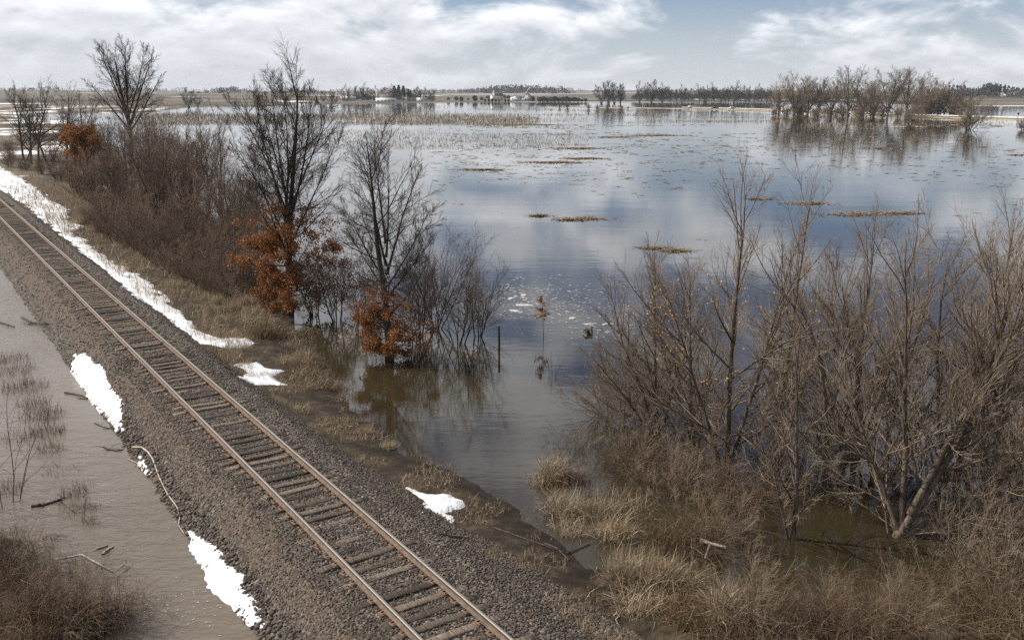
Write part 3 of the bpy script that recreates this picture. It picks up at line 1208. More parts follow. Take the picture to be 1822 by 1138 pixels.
# the big bare tree against the sky
pd_ = P(234, 292)
build_tree('broad_tree', 24, leaders(18, .42, (.04, 0), [(6.0, .38, .1, 12.5, .2), (6.2, -.3, .1, 12.5, .2), (6.6, .15, -.3, 12.6, .18), (7.2, -.12, .3, 12.2, .17), (5.2, .75, .1, 10.5, .17),
                                                     (5.4, -.7, .1, 10.0, .16), (8.0, .3, .3, 11.2, .15), (8.4, -.28, -.2, 10.8, .14)], .04), [
    L_(17, .15, .97, 48, 22, .30, .15, .014, .018, 6, .06, .45),
    L_(9, .15, .98, 42, 30, .42, .28, .012, .014, 4, .08, .3),
    L_(8, .15, .98, 42, 32, .48, .34, .012, .012, 2, .10, .25)], pd_,
    'largest bare tree rising into the sky above the brush', bark='bark_dark', twig='twig_dark')

# ------------------------------------------------------------------ bare trees standing among the brush, far along the track
far_l = [L_(20, .2, .96, 60, 25, .50, .20, .020, .018, 7, .08, .45), L_(8, .2, .98, 46, 32, .42, .26, .014, .013, 5, .09, .3),
         L_(7, .2, .98, 46, 34, .45, .3, .012, .011, 4, .1, .25)]
bank_trees = []
for k, (px, py, h, lean, lab) in enumerate([
        (44, 288, 12.0, -.15, 'crooked bare tree with a forked trunk at the far left of the brush'),
        (55, 294, 11.0, .12, 'slim dark bare tree just beside the crooked forked one'),
        (70, 292, 12.5, .0, 'straight bare tree between the slim dark one and the leafy orange oak'),
        (85, 290, 10.0, -.35, 'low bare tree leaning towards the straight one at its left'),
        (118, 285, 12.0, .2, 'spreading grey bare tree behind the orange-leaved oak')]):
    stems = [up_stem(h, .20, (lean, 0), wig=.08)]
    if k in (0, 3, 4):
        stems.append(up_stem(h * .8, .14, (-lean * 1.4 + .25, .1), (.15, 0), wig=.08))
    build_tree('bare_tree', 30 + k, stems, far_l, P(px, py), lab, group='bare trees far along the bank', twig='twig_dark' if k < 4 else 'twig_red')


# ------------------------------------------------------------------ shrubs of the thicket
def shrub_stems(seed, n, h, r, spread, base=.25):
    rg = np.random.default_rng(seed)
    out = []
    for i in range(n):
        a = rg.uniform(0, 6.283)
        q = rg.uniform(.15, 1) * spread
        out.append(((math.cos(a) * base * rg.random(), math.sin(a) * base * rg.random(), -.25), (math.cos(a) * q, math.sin(a) * q, 1.0),
                    h * rg.uniform(.65, 1.05), r * rg.uniform(.6, 1.1), .07, .15))
    return out


def thicket(seed, n, h, label, loc, lv1=10, lv2=8, twig='twig_red', group=None, spread=.55, minr=.006, name='shrub', bark='bark_dark', r=.05, lv3=3.0):
    return build_tree(name, seed, shrub_stems(seed, n, h, r, spread), [
        L_(lv1, .15, .97, 42, 24, .48, .22, .014, minr * 1.6, 6, .09, .35),
        L_(lv2, .15, .98, 44, 32, .46, .30, .012, minr, 4, .11, .3),
        L_(lv3, .2, .98, 42, 34, .5, .4, .01, minr * .8, 3, .11, .25)], loc, label, cat='shrub', group=group, twig=twig, bark=bark, ntrunk=1,
        sides=(5, 3, 3, 3), trunk_name='stems', crown_name='twigs')


big_shrub = thicket(41, 13, 9.5, 'big rounded dark many-stemmed shrub in the middle of the thicket', P(285, 392), 12, 7, minr=.010, spread=.5, r=.09)
slim_shrub = thicket(42, 6, 9.8, 'slim upright bare shrub between the big rounded shrub and the tall oak', P(396, 405), 11, 8, minr=.009, spread=.2, r=.07)
multi_shrub = thicket(43, 9, 6.0, 'dark forked shrub just left of the big rounded shrub', P(214, 372), 11, 8, minr=.010, spread=.6, r=.08)
low_a = thicket(44, 16, 2.6, 'low red-brown brush at the snow edge below the big rounded shrub', PS(300, 455), 8, 6, minr=.006, spread=.9, r=.022)
low_b = thicket(45, 18, 3.4, 'low red-brown brush at the snow edge below the slim shrub', PS(390, 480), 8, 6, minr=.006, spread=.7, r=.025)
low_c = thicket(46, 12, 4.6, 'grey mid-height brush left of the tall oak', PS(425, 470), 9, 7, minr=.007, spread=.55, r=.035)
rg = np.random.default_rng(5)
protos = [low_a, low_b, low_c, multi_shrub, slim_shrub]
spots = []
# (pixel x, pixel y of the foot, which, height factor)
for (px, py, k, f) in [(20, 300, 1, 1.0), (45, 305, 0, 1.1), (75, 312, 1, 1.0), (105, 322, 0, 1.2), (128, 335, 1, 1.1), (95, 300, 2, 1.2), (20, 285, 2, 1.1),
                       (145, 352, 0, 1.2), (172, 352, 1, 1.1), (180, 372, 0, 1.1), (160, 340, 2, 1.1), (205, 352, 2, 1.2), (212, 392, 0, 1.1), (238, 402, 1, 1.0),
                       (262, 418, 0, 1.0), (280, 438, 1, .9), (232, 380, 2, 1.1), (255, 372, 4, .75), (318, 420, 2, 1.1), (335, 440, 1, 1.1), (340, 402, 3, 1.1),
                       (345, 468, 0, .9), (362, 430, 2, 1.2), (378, 450, 1, 1.1), (412, 440, 4, .7), (430, 438, 3, 1.0), (420, 495, 1, .9), (445, 460, 2, 1.2),
                       (450, 505, 0, 1.0), (470, 520, 1, .8), (190, 300, 3, 1.3), (225, 320, 4, 1.0), (262, 330, 3, 1.4), (310, 350, 4, 1.0), (345, 365, 3, 1.3),
                       (370, 372, 4, .9), (138, 300, 3, 1.2), (165, 305, 4, .95), (455, 430, 4, .75), (300, 375, 3, 1.2), (470, 475, 2, 1.0),
                       (330, 340, 3, 1.1), (290, 340, 4, .9),
                       (165, 402, 0, .9), (185, 415, 1, .8), (202, 428, 0, .9), (225, 440, 1, .75), (247, 452, 0, .8), (265, 462, 1, .7), (287, 474, 0, .75), (310, 487, 1, .7),
                       (335, 500, 0, .7), (355, 510, 1, .65), (378, 522, 0, .7), (398, 534, 1, .6), (200, 408, 2, .8), (240, 430, 2, .75), (277, 450, 2, .7), (312, 464, 2, .7), (347, 484, 2, .65),
                       (382, 502, 2, .65), (417, 516, 2, .65)]:
    spots.append((px, py, k, f))
ORD = ['first', 'second', 'third', 'fourth', 'fifth', 'sixth', 'seventh', 'eighth', 'ninth', 'tenth', 'eleventh', 'twelfth', 'thirteenth', 'fourteenth', 'fifteenth',
       'sixteenth', 'seventeenth', 'eighteenth', 'nineteenth', 'twentieth']
spots.sort(key=lambda v: -v[0])
seen_k = {}
for (px, py, k, f) in spots:
    o_ = ORD[seen_k.get(k, 0)]
    seen_k[k] = seen_k.get(k, 0) + 1
    q = PS(px, py) if py > 330 else P(px, py, .1)
    copy_thing(protos[k], tuple(q), rg.uniform(0, 6.28), (f * rg.uniform(.85, 1.25), f * rg.uniform(.85, 1.25), f * rg.uniform(.9, 1.1)),
               ['low reddish brush along the snow strip, %s from the tall oak', 'low twiggy shrub along the snow strip, %s from the tall oak',
                'mid-height grey shrub inside the thicket, %s from the tall oak', 'dark forked shrub deep in the thicket, %s from the tall oak',
                'tall slim shrub poking out of the thicket, %s from the tall oak'][k] % o_, 'shrubs of the trackside thicket')
# brush in the water round the oaks
wet_a = thicket(51, 12, 4.4, 'dark fan-shaped shrub in the water right of the shorter oak', P(815, 612), 9, 7, minr=.005, spread=.75, twig='twig_dark', r=.03)
wet_b = thicket(52, 9, 3.8, 'dark bare shrub in the water between the two oaks', P(600, 572), 9, 7, minr=.005, spread=.6, twig='twig_dark', r=.03)
for (px, py, pr, f, lab) in [(560, 560, wet_b, 1.0, 'dark bare shrub in the water at the right foot of the tall oak'),
                             (640, 570, wet_a, .8, 'dark bare shrub in the water behind the left side of the shorter oak'),
                             (745, 600, wet_b, 1.15, 'dense dark shrub in the water behind the shorter oak'),
                             (775, 585, wet_a, 1.15, 'tallest dark shrub in the water behind the fan-shaped one'),
                             (850, 598, wet_b, .8, 'thin sparse shrub in the water nearest the lone fence post'),
                             (470, 548, wet_b, .9, 'bare shrub on the bank at the left foot of the tall oak')]:
    copy_thing(pr, tuple(P(px, py)), rg.uniform(0, 6.28), f, lab, 'dark shrubs round the oaks')

# ------------------------------------------------------------------ the bare trees on the near side, right of the open water
def near_tree(seed, px, py, h, stems, label, lv=(18, 9, 7, 2.6), spread=1.0, leaves=None, a=(52, 24), l=(.42, .20)):
    return build_tree('young_tree', seed, stems, [
        L_(lv[0] * 1.15, .10, .97, a[0], a[1], l[0], l[1], .011, .008, 6, .07, .45),
        L_(lv[1] * .92, .12, .98, 38, 26, .46, .28, .010, .0058, 4, .08, .45),
        L_(lv[2] * .85, .12, .98, 34, 28, .50, .36, .010, .0045, 3, .09, .35)], P(px, py), label, group='bare young trees beside the pool', bark='bark_tan', twig='twig_tan',
        leaves=leaves)


near_tree(61, 1172, 770, 7.3, [up_stem(6.4, .085, (-.10, 0), wig=.05), up_stem(5.6, .065, (-.30, .05), (-.05, 0), wig=.05),
                               up_stem(5.2, .06, (.12, -.1), (.1, .05), wig=.05), up_stem(4.2, .05, (-.75, -.2), (-.1, 0), wig=.05)],
          'bare young tree nearest the open water with a fanned crown', (17, 8, 7, 2.4))
near_tree(62, 1292, 832, 9.0, [up_stem(9.0, .12, (.0, 0), wig=.045), up_stem(7.4, .08, (.22, .05), (.06, 0), wig=.05), up_stem(6.6, .07, (-.32, 0), (-.08, 0), wig=.05)],
          'tall bare young tree with a few pale seeds, second from the open water', (19, 9, 7, 2.4),
          leaves=dict(mat='seed_leaf', gen=dict(n=900, lev=[2, 3], zmax=6.5, zmin=3.2, size=(.04, .08), spread=.05)))
near_tree(63, 1386, 800, 8.6, [up_stem(8.6, .10, (.0, 0), wig=.045), up_stem(6.5, .06, (.25, 0), (.05, 0), wig=.05)],
          'slim tall bare tree standing between the seeded tree and the leaning one', (19, 9, 7, 2.4))
near_tree(64, 1410, 958, 6.2, [up_stem(6.4, .075, (.02, 0), wig=.04), up_stem(4.0, .04, (-.3, 0), (-.03, 0), wig=.06)],
          'slender straight sapling rising from the brambles before the leaning tree', (12, 7, 5, 2.0))
near_tree(65, 1585, 955, 9.5, [((-.75, -.13, -1.2), (.85, .15, 1.0), 9.8, .15, .06, .55), ((-1.3, -.15, -.95), (1.9, .2, 1.0), 8.2, .10, .05, .35),
                               ((.5, .1, .6), (.45, .1, 1.0), 8.0, .10, .06, .3), ((.3, .15, .3), (.05, .2, 1.0), 7.6, .09, .06, .25),
                               ((.2, .1, .2), (-.35, .3, 1.0), 6.5, .07, .06, .25), ((.6, .3, .5), (.9, .5, 1.0), 7.0, .08, .06, .35)],
          'biggest leaning bare tree with many arching stems at the right', (19, 9, 7, 2.4))
near_tree(66, 1470, 868, 6.8, [up_stem(7.0, .11, (-.12, 0), wig=.08), up_stem(6.0, .09, (.3, .1), (.15, 0), wig=.08), up_stem(5.5, .07, (.05, .3), (.05, .1), wig=.07)],
          'dark-trunked bare tree behind the slender straight sapling', (17, 8, 7, 2.3))
near_tree(67, 1560, 850, 7.0, [up_stem(7.2, .10, (-.3, 0), wig=.08), up_stem(7.0, .09, (.1, .1), (.2, 0), wig=.08), up_stem(6.2, .08, (.45, 0), (.3, 0), wig=.07)],
          'dark-trunked bare tree directly behind the leaning tree', (17, 8, 7, 2.3))
near_tree(68, 1700, 850, 7.6, [up_stem(8.2, .11, (.08, 0), wig=.06), up_stem(7.4, .09, (-.2, .1), (-.2, 0), wig=.07), up_stem(7.0, .08, (.35, 0), (.2, 0), wig=.07)],
          'tall dense bare tree behind the right side of the leaning tree', (19, 9, 7, 2.4))
near_tree(69, 1868, 905, 8.5, [up_stem(8.2, .12, (-.18, 0), wig=.07), up_stem(7.0, .09, (-.5, .1), (-.1, 0), wig=.07), up_stem(6.0, .07, (-.8, -.1), (-.1, 0), wig=.06)],
          'bare tree at the right edge reaching its branches into view', (17, 8, 7, 2.3))
near = {o['label'].split()[0] + str(i): o for i, o in enumerate([o for o in C.objects if o.name.startswith('young_tree')])}
nt_ = list(near.values())
for (px, py, i, f, lab) in [(1235, 795, 0, .95, 'bare tree half hidden between the fanned and the seeded young trees'), 
                            (1520, 815, 1, .85, 'bare tree farthest back behind the dark-trunked pair'),
                            (1760, 880, 6, 1.05, 'bare tree between the dense one and the right edge'),
                            (1790, 960, 5, .75, 'low forked bare tree over the pool near the right edge'),
                            (1110, 760, 3, .6, 'small bare tree left of the fanned one')]:
    copy_thing(nt_[i], tuple(P(px, py)), rg.uniform(0, 6.28), f, lab, 'bare young trees beside the pool')
# low branching brush under and between them
brush_a = thicket(71, 12, 2.6, 'pale tangled brush at the water edge left of the young trees', P(1085, 735), 9, 7, minr=.0035, spread=1.4, twig='twig_tan', bark='bark_tan', r=.022)
brush_b = thicket(72, 10, 3.4, 'pale spreading brush under the fanned young tree', P(1150, 745), 9, 7, minr=.0035, spread=1.1, twig='twig_tan', bark='bark_tan', r=.028)
for (px, py, pr, f, lab) in [(1015, 815, brush_a, .55, 'small pale twiggy bush on the grass hummock nearest the open water'),
                             (1105, 790, brush_a, .9, 'pale brush in front of the fanned young tree'),
                             (1215, 775, brush_b, 1.0, 'pale brush between the fanned and the seeded young trees'),
                             (1250, 850, brush_a, .95, 'pale brush at the left foot of the seeded young tree'),
                             (1340, 830, brush_b, 1.0, 'pale brush at the right foot of the seeded young tree'),
                             (1430, 850, brush_b, 1.1, 'pale brush left of the dark-trunked trees'),
                             (1360, 890, brush_a, 1.0, 'pale brush before the slim tall tree'),
                             (1500, 900, brush_a, 1.1, 'pale brush below the dark-trunked trees'),
                             (1640, 880, brush_b, 1.0, 'pale brush just right of the leaning trunk'),
                             (1740, 900, brush_a, 1.1, 'pale brush on the dark pool at the right'),
                             (1800, 870, brush_b, 1.1, 'pale brush behind the pool near the right edge'),
                             (1760, 1070, brush_b, .95, 'pale upright thorny brush at the lower right corner'),
                             (1690, 1085, brush_a, .8, 'pale low brush left of the thorny corner brush'),
                             (1815, 1000, brush_b, .8, 'pale brush at the right edge above the corner'),
                             (1330, 1090, brush_a, .55, 'pale thorny twigs over the left end of the pool rim'), (1470, 1120, brush_a, .5, 'pale thorny twigs over the middle of the pool rim'),
                             (1600, 1125, brush_a, .55, 'pale thorny twigs over the right end of the pool rim'), (1200, 900, brush_a, .8, 'pale brush rising from the brambles left of the seeded tree'),
                             (1290, 970, brush_a, .7, 'pale brush at the left end of the dark pool'), (1700, 985, brush_a, .8, 'pale brush standing in the right part of the pool'),
                             (1130, 830, brush_a, .8, 'pale brush behind the bleached clumps'), (60, 1050, brush_a, .5, 'pale thorny twigs over the near ditch bank'),
                             (130, 1100, brush_a, .5, 'pale thorny twigs at the bottom of the near ditch bank')]:
    copy_thing(pr, tuple(PS(px, py)), rg.uniform(0, 6.28), f, lab, 'pale brush under the young trees')


# ------------------------------------------------------------------ grass and brambles
def blades(rng, cx, cy, cz, n, rad, h, w=.008, lean=.5, droop=.5, K=4, thin=.2):
    """n bent tapering blades round centre points (arrays)"""
    a = rng.uniform(0, 6.283, n)
    q = np.sqrt(rng.random(n)) * rad
    x = cx + np.cos(a) * q
    y = cy + np.sin(a) * q
    hh = h * rng.uniform(.45, 1.15, n)
    ld = rng.uniform(0, 6.283, n)
    la = np.abs(rng.normal(0, lean, n)) + .05
    d = np.stack([np.cos(ld) * np.sin(la), np.sin(ld) * np.sin(la), np.cos(la)], 1)
    pts = np.zeros((n, K, 3))
    pts[:, 0] = np.stack([x, y, cz + np.zeros(n)], 1)
    dr = droop * rng.uniform(.2, 1.6, n)
    for k in range(1, K):
        pts[:, k] = pts[:, k - 1] + d * (hh / (K - 1))[:, None]
        d = d + rng.normal(0, .24, (n, 3))
        d[:, 2] -= dr / (K - 1) * 1.2
        d = norm(d)
    side = norm(np.cross(d, np.array([0, 0, 1.0])) + rng.normal(0, .3, (n, 3)))
    ww = w * np.where(rng.random(n) < .15, rng.uniform(1.3, 2.4, n), rng.uniform(.5, 1.1, n))
    u = np.linspace(1, thin, K)
    Lf = pts - side[:, None] * (ww[:, None] * u)[..., None]
    Rt = pts + side[:, None] * (ww[:, None] * u)[..., None]
    V = np.stack([Lf, Rt], 2).reshape(n, K * 2, 3)
    base = np.arange(n)[:, None, None] * (2 * K) + np.arange(K - 1)[None, :, None] * 2
    Q = base + np.array([0, 1, 3, 2])[None, None]
    return V.reshape(-1, 3), Q.reshape(-1, 4)


def tussock(seed, n, rad, h, mat, lean=.45, droop=.7, w=.009, name='grass_tussock'):
    r = np.random.default_rng(seed)
    g = Geo()
    V, Q = blades(r, 0, 0, -.06, n, rad, h, w, lean, droop)
    g.add(V, Q)
    return g.mesh(name), mat


TUS = [tussock(201, 900, .55, 1.0, 'straw_pale', .65, .9), tussock(202, 800, .7, .8, 'straw_pale', .9, 1.0), tussock(203, 800, .65, .85, 'straw_dark', .9, 1.1),
       tussock(204, 600, .45, 1.2, 'straw_pale', .45, .7), tussock(205, 700, .75, .65, 'straw_dark', 1.1, .9)]


def put_tussock(k, px, py, f, label, group='dry grass tussocks'):
    me, mt = TUS[k]
    o = link('grass_tussock', me, MT[mt], label=label, cat='grass', group=group, loc=tuple(PS(px, py)), rz=rg.uniform(0, 6.28))
    o.scale = (f * rg.uniform(.85, 1.2), f * rg.uniform(.85, 1.2), f)
    return o


for (k, px, py, f, lab) in [
        (0, 985, 850, .85, 'pale grass hummock in the water nearest the open pool'), (1, 960, 862, .5, 'small pale tuft at the left end of the grass hummock'),
        (2, 1020, 862, .8, 'brown tussock just right of the pale grass hummock'), (0, 1000, 915, .9, 'pale bent grass at the shore left of the big pale clump'),
        (3, 1060, 925, .8, 'tall pale grass clump in the middle of the shore'), (1, 1110, 915, 1.0, 'bleached spreading clump right of the tall pale grass'),
        (0, 1090, 960, .9, 'bleached clump at the shore below the tall pale grass'), (1, 1020, 950, .8, 'flattened pale grass at the ballast side of the shore clumps'),
        (3, 1105, 1035, .8, 'upright grey-tan reed clump beside the dark channel'), (0, 1160, 1040, .95, 'grey-tan clump right of the upright reed clump'),
        (1, 1150, 1075, .9, 'grey-tan clump spilling over the dark channel below the reeds'), (0, 1210, 1045, .8, 'grey-tan clump at the head of the dark channel'),
        (2, 1240, 1100, 1.0, 'bleached clump near the bottom by the end of the channel'), (0, 1300, 1095, .8, 'bleached clump with pale stalks right of the channel end'),
        (2, 1360, 1118, .7, 'brown clump at the near rim of the dark pool'), (2, 1430, 1122, .65, 'brown clump in the middle of the near rim of the pool'),
        (1, 1500, 1138, .7, 'tan clump at the bottom edge below the pool'), (4, 1580, 1122, .8, 'brown clump at the near rim right of the pool'),
        (1, 1650, 1140, .75, 'tan clump at the bottom edge right of the pool'), (4, 1740, 1125, .9, 'brown clump at the foot of the thorny corner brush'),
        (4, 1290, 1135, 1.0, 'brown clump at the bottom edge right of the track'), (1, 1400, 1142, .7, 'pale clump at the bottom edge below the brown rim'),
        (0, 1815, 1130, 1.1, 'tan clump in the lower right corner'),
        (2, 1180, 985, .9, 'russet tussock at the pool behind the grey-tan clumps'), (4, 1230, 960, 1.1, 'russet tussock below the pale brush'),
        (2, 1280, 930, 1.0, 'russet tussock at the foot of the seeded young tree'), (4, 1330, 960, 1.0, 'russet tussock right of the seeded young tree'),
        (1, 430, 540, 1.0, 'pale grass clump on the bank left of the tall oak'), (0, 400, 525, .9, 'pale upright grass clump beside the long snow strip'),
        (1, 455, 575, 1.0, 'pale grass below the left foot of the tall oak'), (2, 490, 600, 1.0, 'brown grass at the shore below the tall oak'),
        (0, 370, 505, .9, 'pale grass clump on the bank above the long snow strip'), (1, 335, 492, .9, 'pale grass clump nearest the middle of the long snow strip'),
        (1, 640, 615, .7, 'pale drowned grass in the water left of the shorter oak'), (0, 670, 628, .7, 'pale drowned grass touching the shorter oak'),
        (4, 560, 655, .7, 'brown grass tuft at the shore by the small snow patch'), (4, 590, 690, .6, 'brown grass tuft at the shore left of the muddy reflections'),
        (2, 460, 598, .9, 'brown grass at the end of the long snow strip'), (1, 300, 468, .9, 'tan grass tuft at the upper rim of the long snow strip'),
        (1, 220, 440, 1.0, 'tan grass tuft by the brush at the upper snow strip'), (0, 175, 412, 1.0, 'tan grass tuft where the brush nears the upper snow strip'),
        (1, 445, 560, .9, 'pale grass at the right end of the bank above the snow strip'), (0, 415, 553, .8, 'pale grass on the bank directly above the tip of the snow strip'),
        (3, 440, 520, .8, 'tall pale grass stalks on the bank against the brush'), (0, 385, 540, .7, 'short pale grass beside the snow strip, left of its tip'),
        (3, 345, 478, .8, 'tall pale stalks above the middle of the snow strip'), (1, 260, 455, .9, 'pale flattened grass above the upper middle of the snow strip'),
        (0, 145, 398, 1.1, 'pale grass in the bend of the upper snow strip'), (1, 310, 510, .7, 'pale flattened grass touching the middle of the snow strip'),
        (1, 540, 635, .6, 'pale grass tuft between the two small shore tufts and the tall oak'), (1, 510, 645, .6, 'flattened pale grass at the right tip of the small snow patch'),
        (1, 650, 770, .5, 'pale flattened straw on the verge by the drowned shore'), (1, 690, 795, .4, 'small pale straw heap on the verge below the muddy reflections')]:
    put_tussock(k, px, py, f, lab)


def bramble(seed, n, rad, length, mat='bramble', arch=1.6):
    r = np.random.default_rng(seed)
    a = r.uniform(0, 6.283, n)
    q = np.sqrt(r.random(n)) * rad
    start = np.stack([np.cos(a) * q, np.sin(a) * q, np.full(n, -.1)], 1)
    b = r.uniform(0, 6.283, n)
    tl = np.abs(r.normal(.45, .3, n))
    d = np.stack([np.cos(b) * np.sin(tl), np.sin(b) * np.sin(tl), np.cos(tl)], 1)
    ln = length * r.uniform(.4, 1.2, n)
    pts = polyl(r, start, d, ln, 7, .18, -arch)
    u = np.linspace(1, .35, 7)[None]
    rad_ = r.uniform(.0035, .0075, n)[:, None] * u
    V, Q = tubes(pts, rad_, 3)
    c = children(r, pts, rad_, ln, 3, .2, .95, 50, 40, .3, .2, .01, .003, 4, .2, -.6)
    V2, Q2 = tubes(c[0], c[1], 3)
    g = Geo()
    g.add(V, Q)
    g.add(V2, Q2)
    return g.mesh('bramble')


BR = [bramble(301, 260, .7, 1.6), bramble(302, 300, .9, 1.3, arch=2.0), bramble(303, 220, .6, 2.0, arch=1.8)]


def put_bramble(k, px, py, f, label, group='tangled bramble mounds'):
    o = link('bramble', BR[k], MT['bramble'], label=label, cat='bramble', group=group, loc=tuple(PS(px, py)), rz=rg.uniform(0, 6.28))
    o.scale = (f * rg.uniform(.9, 1.2), f * rg.uniform(.9, 1.2), f * rg.uniform(.9, 1.1))


for (k, px, py, f, lab) in [
        (0, 1100, 850, 1.0, 'brown bramble mound at the water edge behind the pale clumps'), (1, 1160, 870, 1.1, 'brown bramble mound below the fanned young tree'),
        (2, 1220, 890, 1.0, 'rust-brown bramble mound left of the seeded young tree'), (1, 1270, 900, 1.1, 'rust-brown bramble mound at the foot of the seeded young tree'),
        (0, 1320, 900, 1.0, 'brown bramble mound between the seeded tree and the sapling'), (2, 1240, 990, 1.0, 'hanging brown bramble over the small dark pool'),
        (1, 1300, 1010, 1.0, 'brown bramble mound at the left rim of the dark pool'), (0, 1400, 985, .55, 'brown bramble wound round the slender sapling'),
        (2, 1545, 1020, .5, 'tan vine heap hanging below the leaning trunk'), (1, 1470, 935, .5, 'brown drowned bramble behind the dark pool'),
        (1, 1400, 1110, .85, 'brown bramble mound on the near rim of the dark pool'), (0, 1500, 1116, .85, 'brown bramble mound at the middle of the near rim'),
        (2, 1610, 1116, .85, 'brown bramble mound at the right end of the near rim'), (1, 1690, 1115, 1.0, 'brown bramble mound before the thorny corner brush'),
        (0, 1790, 1090, 1.1, 'brown bramble mound at the lower right corner'), (1, 1330, 1130, 1.1, 'brown bramble mound at the bottom edge'),
        (2, 1560, 1145, 1.0, 'brown bramble mound at the bottom edge below the pool'), (2, 1820, 1040, 1.0, 'brown bramble mound at the right edge'),
        (0, 20, 995, .8, 'dark bramble mound at the left edge over the ditch'), (1, 70, 1055, .9, 'dark bramble mound on the near ditch bank'),
        (2, 140, 1066, .75, 'dark bramble mound at the tip of the near ditch bank'), (0, 120, 1115, .95, 'dark bramble mound at the bottom of the near ditch bank'),
        (1, 30, 1100, 1.1, 'dark bramble mound in the lower left corner'), (2, 195, 1105, .75, 'dark bramble mound trailing into the ditch water'),
        (0, 245, 1110, .7, 'thin brown bramble in the ditch water by the bottom edge'), (1, -10, 1050, .8, 'dark bramble mound at the left edge above the corner')]:
    put_bramble(k, px, py, f, lab)
for (k, px, py, f, lab) in [(4, 60, 1010, .8, 'brown grass tuft on the crest of the near ditch bank'), (4, 120, 1030, .8, 'brown grass tuft on the tip of the near ditch bank'),
                            (2, 90, 1090, .9, 'brown grass tuft in the middle of the near ditch bank'), (4, 180, 1060, .7, 'brown grass tuft at the water side of the near ditch bank'),
                            (2, 20, 1050, .9, 'brown grass tuft at the left edge of the near ditch bank'), (4, 40, 1130, 1.0, 'brown grass tuft in the lower left corner'),
                            (2, 185, 1015, .45, 'small brown tuft standing in the ditch off the bank tip'), (2, 165, 995, .4, 'small russet tuft in the ditch above the bank tip'),
                            (4, 215, 1075, .6, 'thin brown tuft in the ditch right of the bank'), (4, 258, 1085, .5, 'thin tuft in the ditch nearest the big snow bank')]:
    put_tussock(k, px, py, f, lab)

# drowned reeds in the ditch: too many to count
g = Geo()
r = np.random.default_rng(77)
for (px, py, n, rad, h) in [(15, 640, 260, .8, .5), (45, 690, 340, .9, .55), (75, 740, 300, .8, .5), (85, 770, 220, .6, .5), (30, 660, 240, .8, .5), (60, 575, 120, .6, .25),
                            (70, 576, 90, .5, .25), (130, 880, 140, .5, .35), (145, 905, 160, .5, .35), (140, 865, 90, .5, .3), (25, 780, 120, .6, .4), (110, 840, 70, .6, .3),
                            (10, 870, 140, .6, .5), (95, 955, 90, .3, .25), (60, 720, 150, .6, .5), (90, 800, 130, .4, .6), (160, 930, 80, .3, .3)]:
    q = P(px, py)
    V, Q = blades(r, q[0], q[1], -.03, n, rad, h, .006, .7, .6)
    g.add(V, Q)
link('reeds', g.mesh('reeds'), MT['straw_dark'], kind='stuff', label='thin drowned brown reeds sticking out of the ditch water')

# pale scum and flecks drifting down the ditch
g = Geo()
for (px, py, n, sp) in [(200, 700, 40, 1.2), (150, 620, 30, 1.0), (230, 880, 60, .9), (290, 980, 70, .8), (330, 1060, 90, .7), (260, 1085, 50, .5), (100, 905, 40, .5), (60, 900, 40, .5), (45, 640, 50, .6),
                        (350, 1100, 60, .4), (180, 800, 30, .8), (290, 1075, 60, .5)]:
    q = P(px, py)
    x = q[0] + r.normal(0, sp, n)
    y = q[1] + r.normal(0, sp, n)
    n = n // 2
    x, y = x[:n], y[:n]
    s_ = r.uniform(.006, .02, n)
    V = np.stack([np.stack([x + s_ * 1.6 * math.cos(a_) * r.uniform(.5, 1.3, n), y + s_ * math.sin(a_) * r.uniform(.5, 1.3, n), np.full(n, .012)], 1) for a_ in (0, 1.57, 3.14, 4.71)], 1)
    keep = (ballast_h(*st(x, y)) < 0) & (st(x, y)[1] < -2.9)
    V = V[keep]
    g.add(V.reshape(-1, 3), np.arange(len(V) * 4).reshape(-1, 4))
link('scum', g.mesh('scum'), MT['foam'], kind='stuff', label='pale flecks of scum drifting on the ditch water')

# general dry grass on the banks
g = Geo()
r = np.random.default_rng(78)


def scatter(n, s0, s1, tf0, tf1, h, w, lean, seed, power=1.0, thr=0.0):
    rr = np.random.default_rng(seed)
    s = s0 + (s1 - s0) * rr.random(n) ** power
    wv = np.interp(s, SH_S, SH_W)
    t = 2.2 + (wv - 2.2) * (tf0 + (tf1 - tf0) * rr.random(n)) + .9 * fbm(s * .6, s * 0 + 1, 90)
    x, y = xy(s, t)
    keep = (fbm(x * .8, y * .8, 91, 3) + .5 > thr) & (t > 2.35 + .5 * (vnoise(s * 1.2, s * 0, 92) - .3))
    x, y, s = x[keep], y[keep], s[keep]
    z = surf(x, y)
    k2 = z > -.12
    x, y, z, s = x[k2], y[k2], z[k2], s[k2]
    sc_ = np.clip(s / 35, .8, 2.6)
    V, Q = blades(rr, x, y, z - .02, len(x), .05, h * np.clip(s / 40, .7, 1.6), w * sc_, lean, .8, 3)
    g.add(V, Q)


